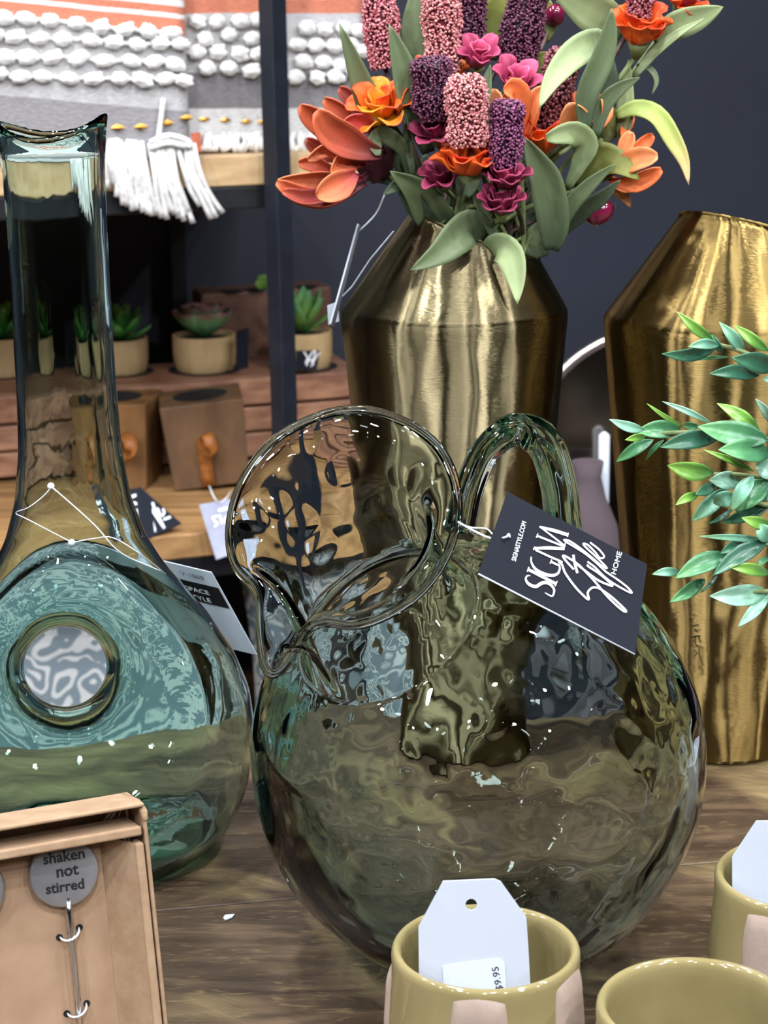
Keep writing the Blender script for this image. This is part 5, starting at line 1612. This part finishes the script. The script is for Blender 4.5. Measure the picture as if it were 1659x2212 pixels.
sh.strokes(mb, [([(545, 600), (592, 642), (640, 760), (760, 930), (880, 1060), (962, 1122), (948, 1030), (1000, 966), (1070, 958), (1140, 990), (1280, 1090), (1440, 1238), (1478, 1288), (1436, 1278), (1330, 1190), (1200, 1060), (1050, 880), (900, 720), (780, 612), (650, 532), (606, 524), (650, 592), (755, 708)], 26),
    ([(750, 508), (768, 620), (806, 758)], 32), ([(600, 610), (545, 580)], 20),
    ([(800, 640), (930, 740), (1100, 862), (1284, 936), (1240, 878), (1100, 762), (960, 668), (945, 642)], 25),
    ([(945, 602), (1050, 680), (1160, 792), (1300, 900), (1545, 1032), (1500, 958), (1350, 842), (1200, 740), (1050, 602), (900, 482), (740, 382), (645, 326), (625, 300), (700, 318), (850, 420), (1000, 540), (1130, 650), (1212, 692), (1160, 630), (1050, 522), (920, 402), (888, 352), (950, 372), (1050, 470), (1108, 545), (1160, 550), (1170, 518), (1100, 430), (982, 338)], 22)], zt)
sh.text(mb, 'HOME', (1328.5, 1243.5), (5.1, -17.5), (-15, -4.6))
sh.text(mb, 'SIGNASTYLE.COM', (1113.0, 1214.5), (2.9, -10.6), (-13.5, -5.0))
mb.build('printed_logo', 'white_ink', bcard, smooth=False)
MB().lathe([(.0010, 0), (.0010, .0004)], 14, frame(sh.at(1095, 1161, .0002), RGT, UPV, sh.n)).build('punched_hole', 'dark_hole', bcard, smooth=False)
MB().tube(spline([PD(990, 1128, .958), PD(1030, 1150, .945), PD(1062, 1163, .94), sh.at(1088, 1165, .002), sh.at(1096, 1157, .0016), sh.at(1100, 1163, .0008)], 20), .00055, 6).build('string', 'clear_plastic', st)
MB().tube(spline([PD(992, 1132, .96), PD(1020, 1140, .955), PD(1050, 1142, .95), sh.at(1068, 1150, -.002)], 12), .00045, 6).build('string', 'clear_plastic', st)

# price tag behind the decanter shoulder
c4 = [(204, 1177), (457, 1237), (555, 1415), (302, 1355)]
o0 = P(*c4[1], 1.212); n0 = (P(*c4[2], 1.232) - o0).cross(P(*c4[0], 1.222) - o0).normalized()
if n0.dot(CAM - o0) < 0: n0 = -n0
sh = Sheet([PPL(x, y, o0, n0) for x, y in c4], .0008)
pt = thing('swing_tag', sh.c[3], 'white price tag tucked behind the decanter shoulder', 'tag')
pcard = sh.slab('card', 'white_card', pt)
mp_ = lambda u, v: (204 + 253 * u + 98 * v, 1177 + 60 * u + 178 * v)      # along the tag, down the tag
mb = MB()
mb.prism([sh.at(*mp_(u, v), .0002) for u, v in ((.02, .19), (.985, .19), (.985, .44), (.02, .44))], sh.n * .0002)
mb.build('black_band', 'black_ink', pcard, smooth=False, weld=True)
mb = MB(); ex, ey = (253 / 264, 60 / 264), (-98 / 203, -178 / 203)
def tt(s_, u, v, k, m_=None):
    sh.text(m_ or mb, s_, mp_(u, v), (ex[0] * k, ex[1] * k), (ey[0] * k * .8, ey[1] * k * .8), lift=.0008)
tt('YOUR SPACE', .44, .31, 19.5); tt('SIGNASTYLE', .44, .41, 19.5)
mb.build('white_lettering', 'white_ink', pcard, smooth=False)
mb = MB()
tt('V-1869', .70, .12, 18, mb); tt('$54.99', .52, .93, 17, mb); tt('-----', .50, .70, 16, mb)
mb.build('printed_price', 'grey_ink', pcard, smooth=False)
pl = lambda pts, Y: [P(x, y, Y) for x, y in pts]
MB().tube(spline(pl([(112, 1052), (165, 1098), (210, 1140)], 1.095) + pl([(262, 1195)], 1.10) + pl([(350, 1235)], 1.13), 24), .00045, 6).build('string', 'clear_plastic', pt)
MB().tube(spline(pl([(112, 1052), (90, 1075), (60, 1097)], 1.108) + pl([(34, 1108)], 1.125) + pl([(60, 1122), (125, 1156), (156, 1172)], 1.095), 24), .00035, 6).build('string', 'clear_plastic', pt)
MB().tube(spline(pl([(156, 1172), (205, 1163), (245, 1162), (300, 1195)], 1.088) + pl([(358, 1240)], 1.13), 20), .00035, 6).build('string', 'clear_plastic', pt)
vs, fs = BALL2
for x, y, Y in ((110, 1050, 1.098), (155, 1172, 1.093)):
    c = P(x, y, Y); MB().add([c + v * .0022 for v in vs], fs).build('string_knob', 'clear_plastic', pt)

# tag hanging from the bouquet, seen on edge
h4 = [P(775, 484, 1.31), P(780, 486, 1.36), P(722, 706, 1.355), P(715, 700, 1.305)]
sh = Sheet(h4, .0012)
ht = thing('swing_tag', h4[3], 'thin white tag seen on edge hanging left of the bouquet vase', 'tag')
sh.slab('card', 'white_card', ht)
MB().tube(spline([P(831, 420, 1.32), P(812, 462, 1.325), P(775, 500, 1.33)], 10), .0006, 6).build('string', 'clear_plastic', ht)
w4 = [P(707, 660, 1.42), P(730, 652, 1.42), P(733, 694, 1.42), P(709, 702, 1.42)]
wt = thing('swing_tag', w4[3], 'small white label peeking out left of the bouquet vase shoulder', 'tag')
Sheet(w4, .0008).slab('card', 'white_card', wt)
MB().tube([P(722, 658, 1.42), P(760, 620, 1.41), P(800, 560, 1.39), P(850, 500, 1.36)], .0005, 5).build('string', 'clear_plastic', wt)
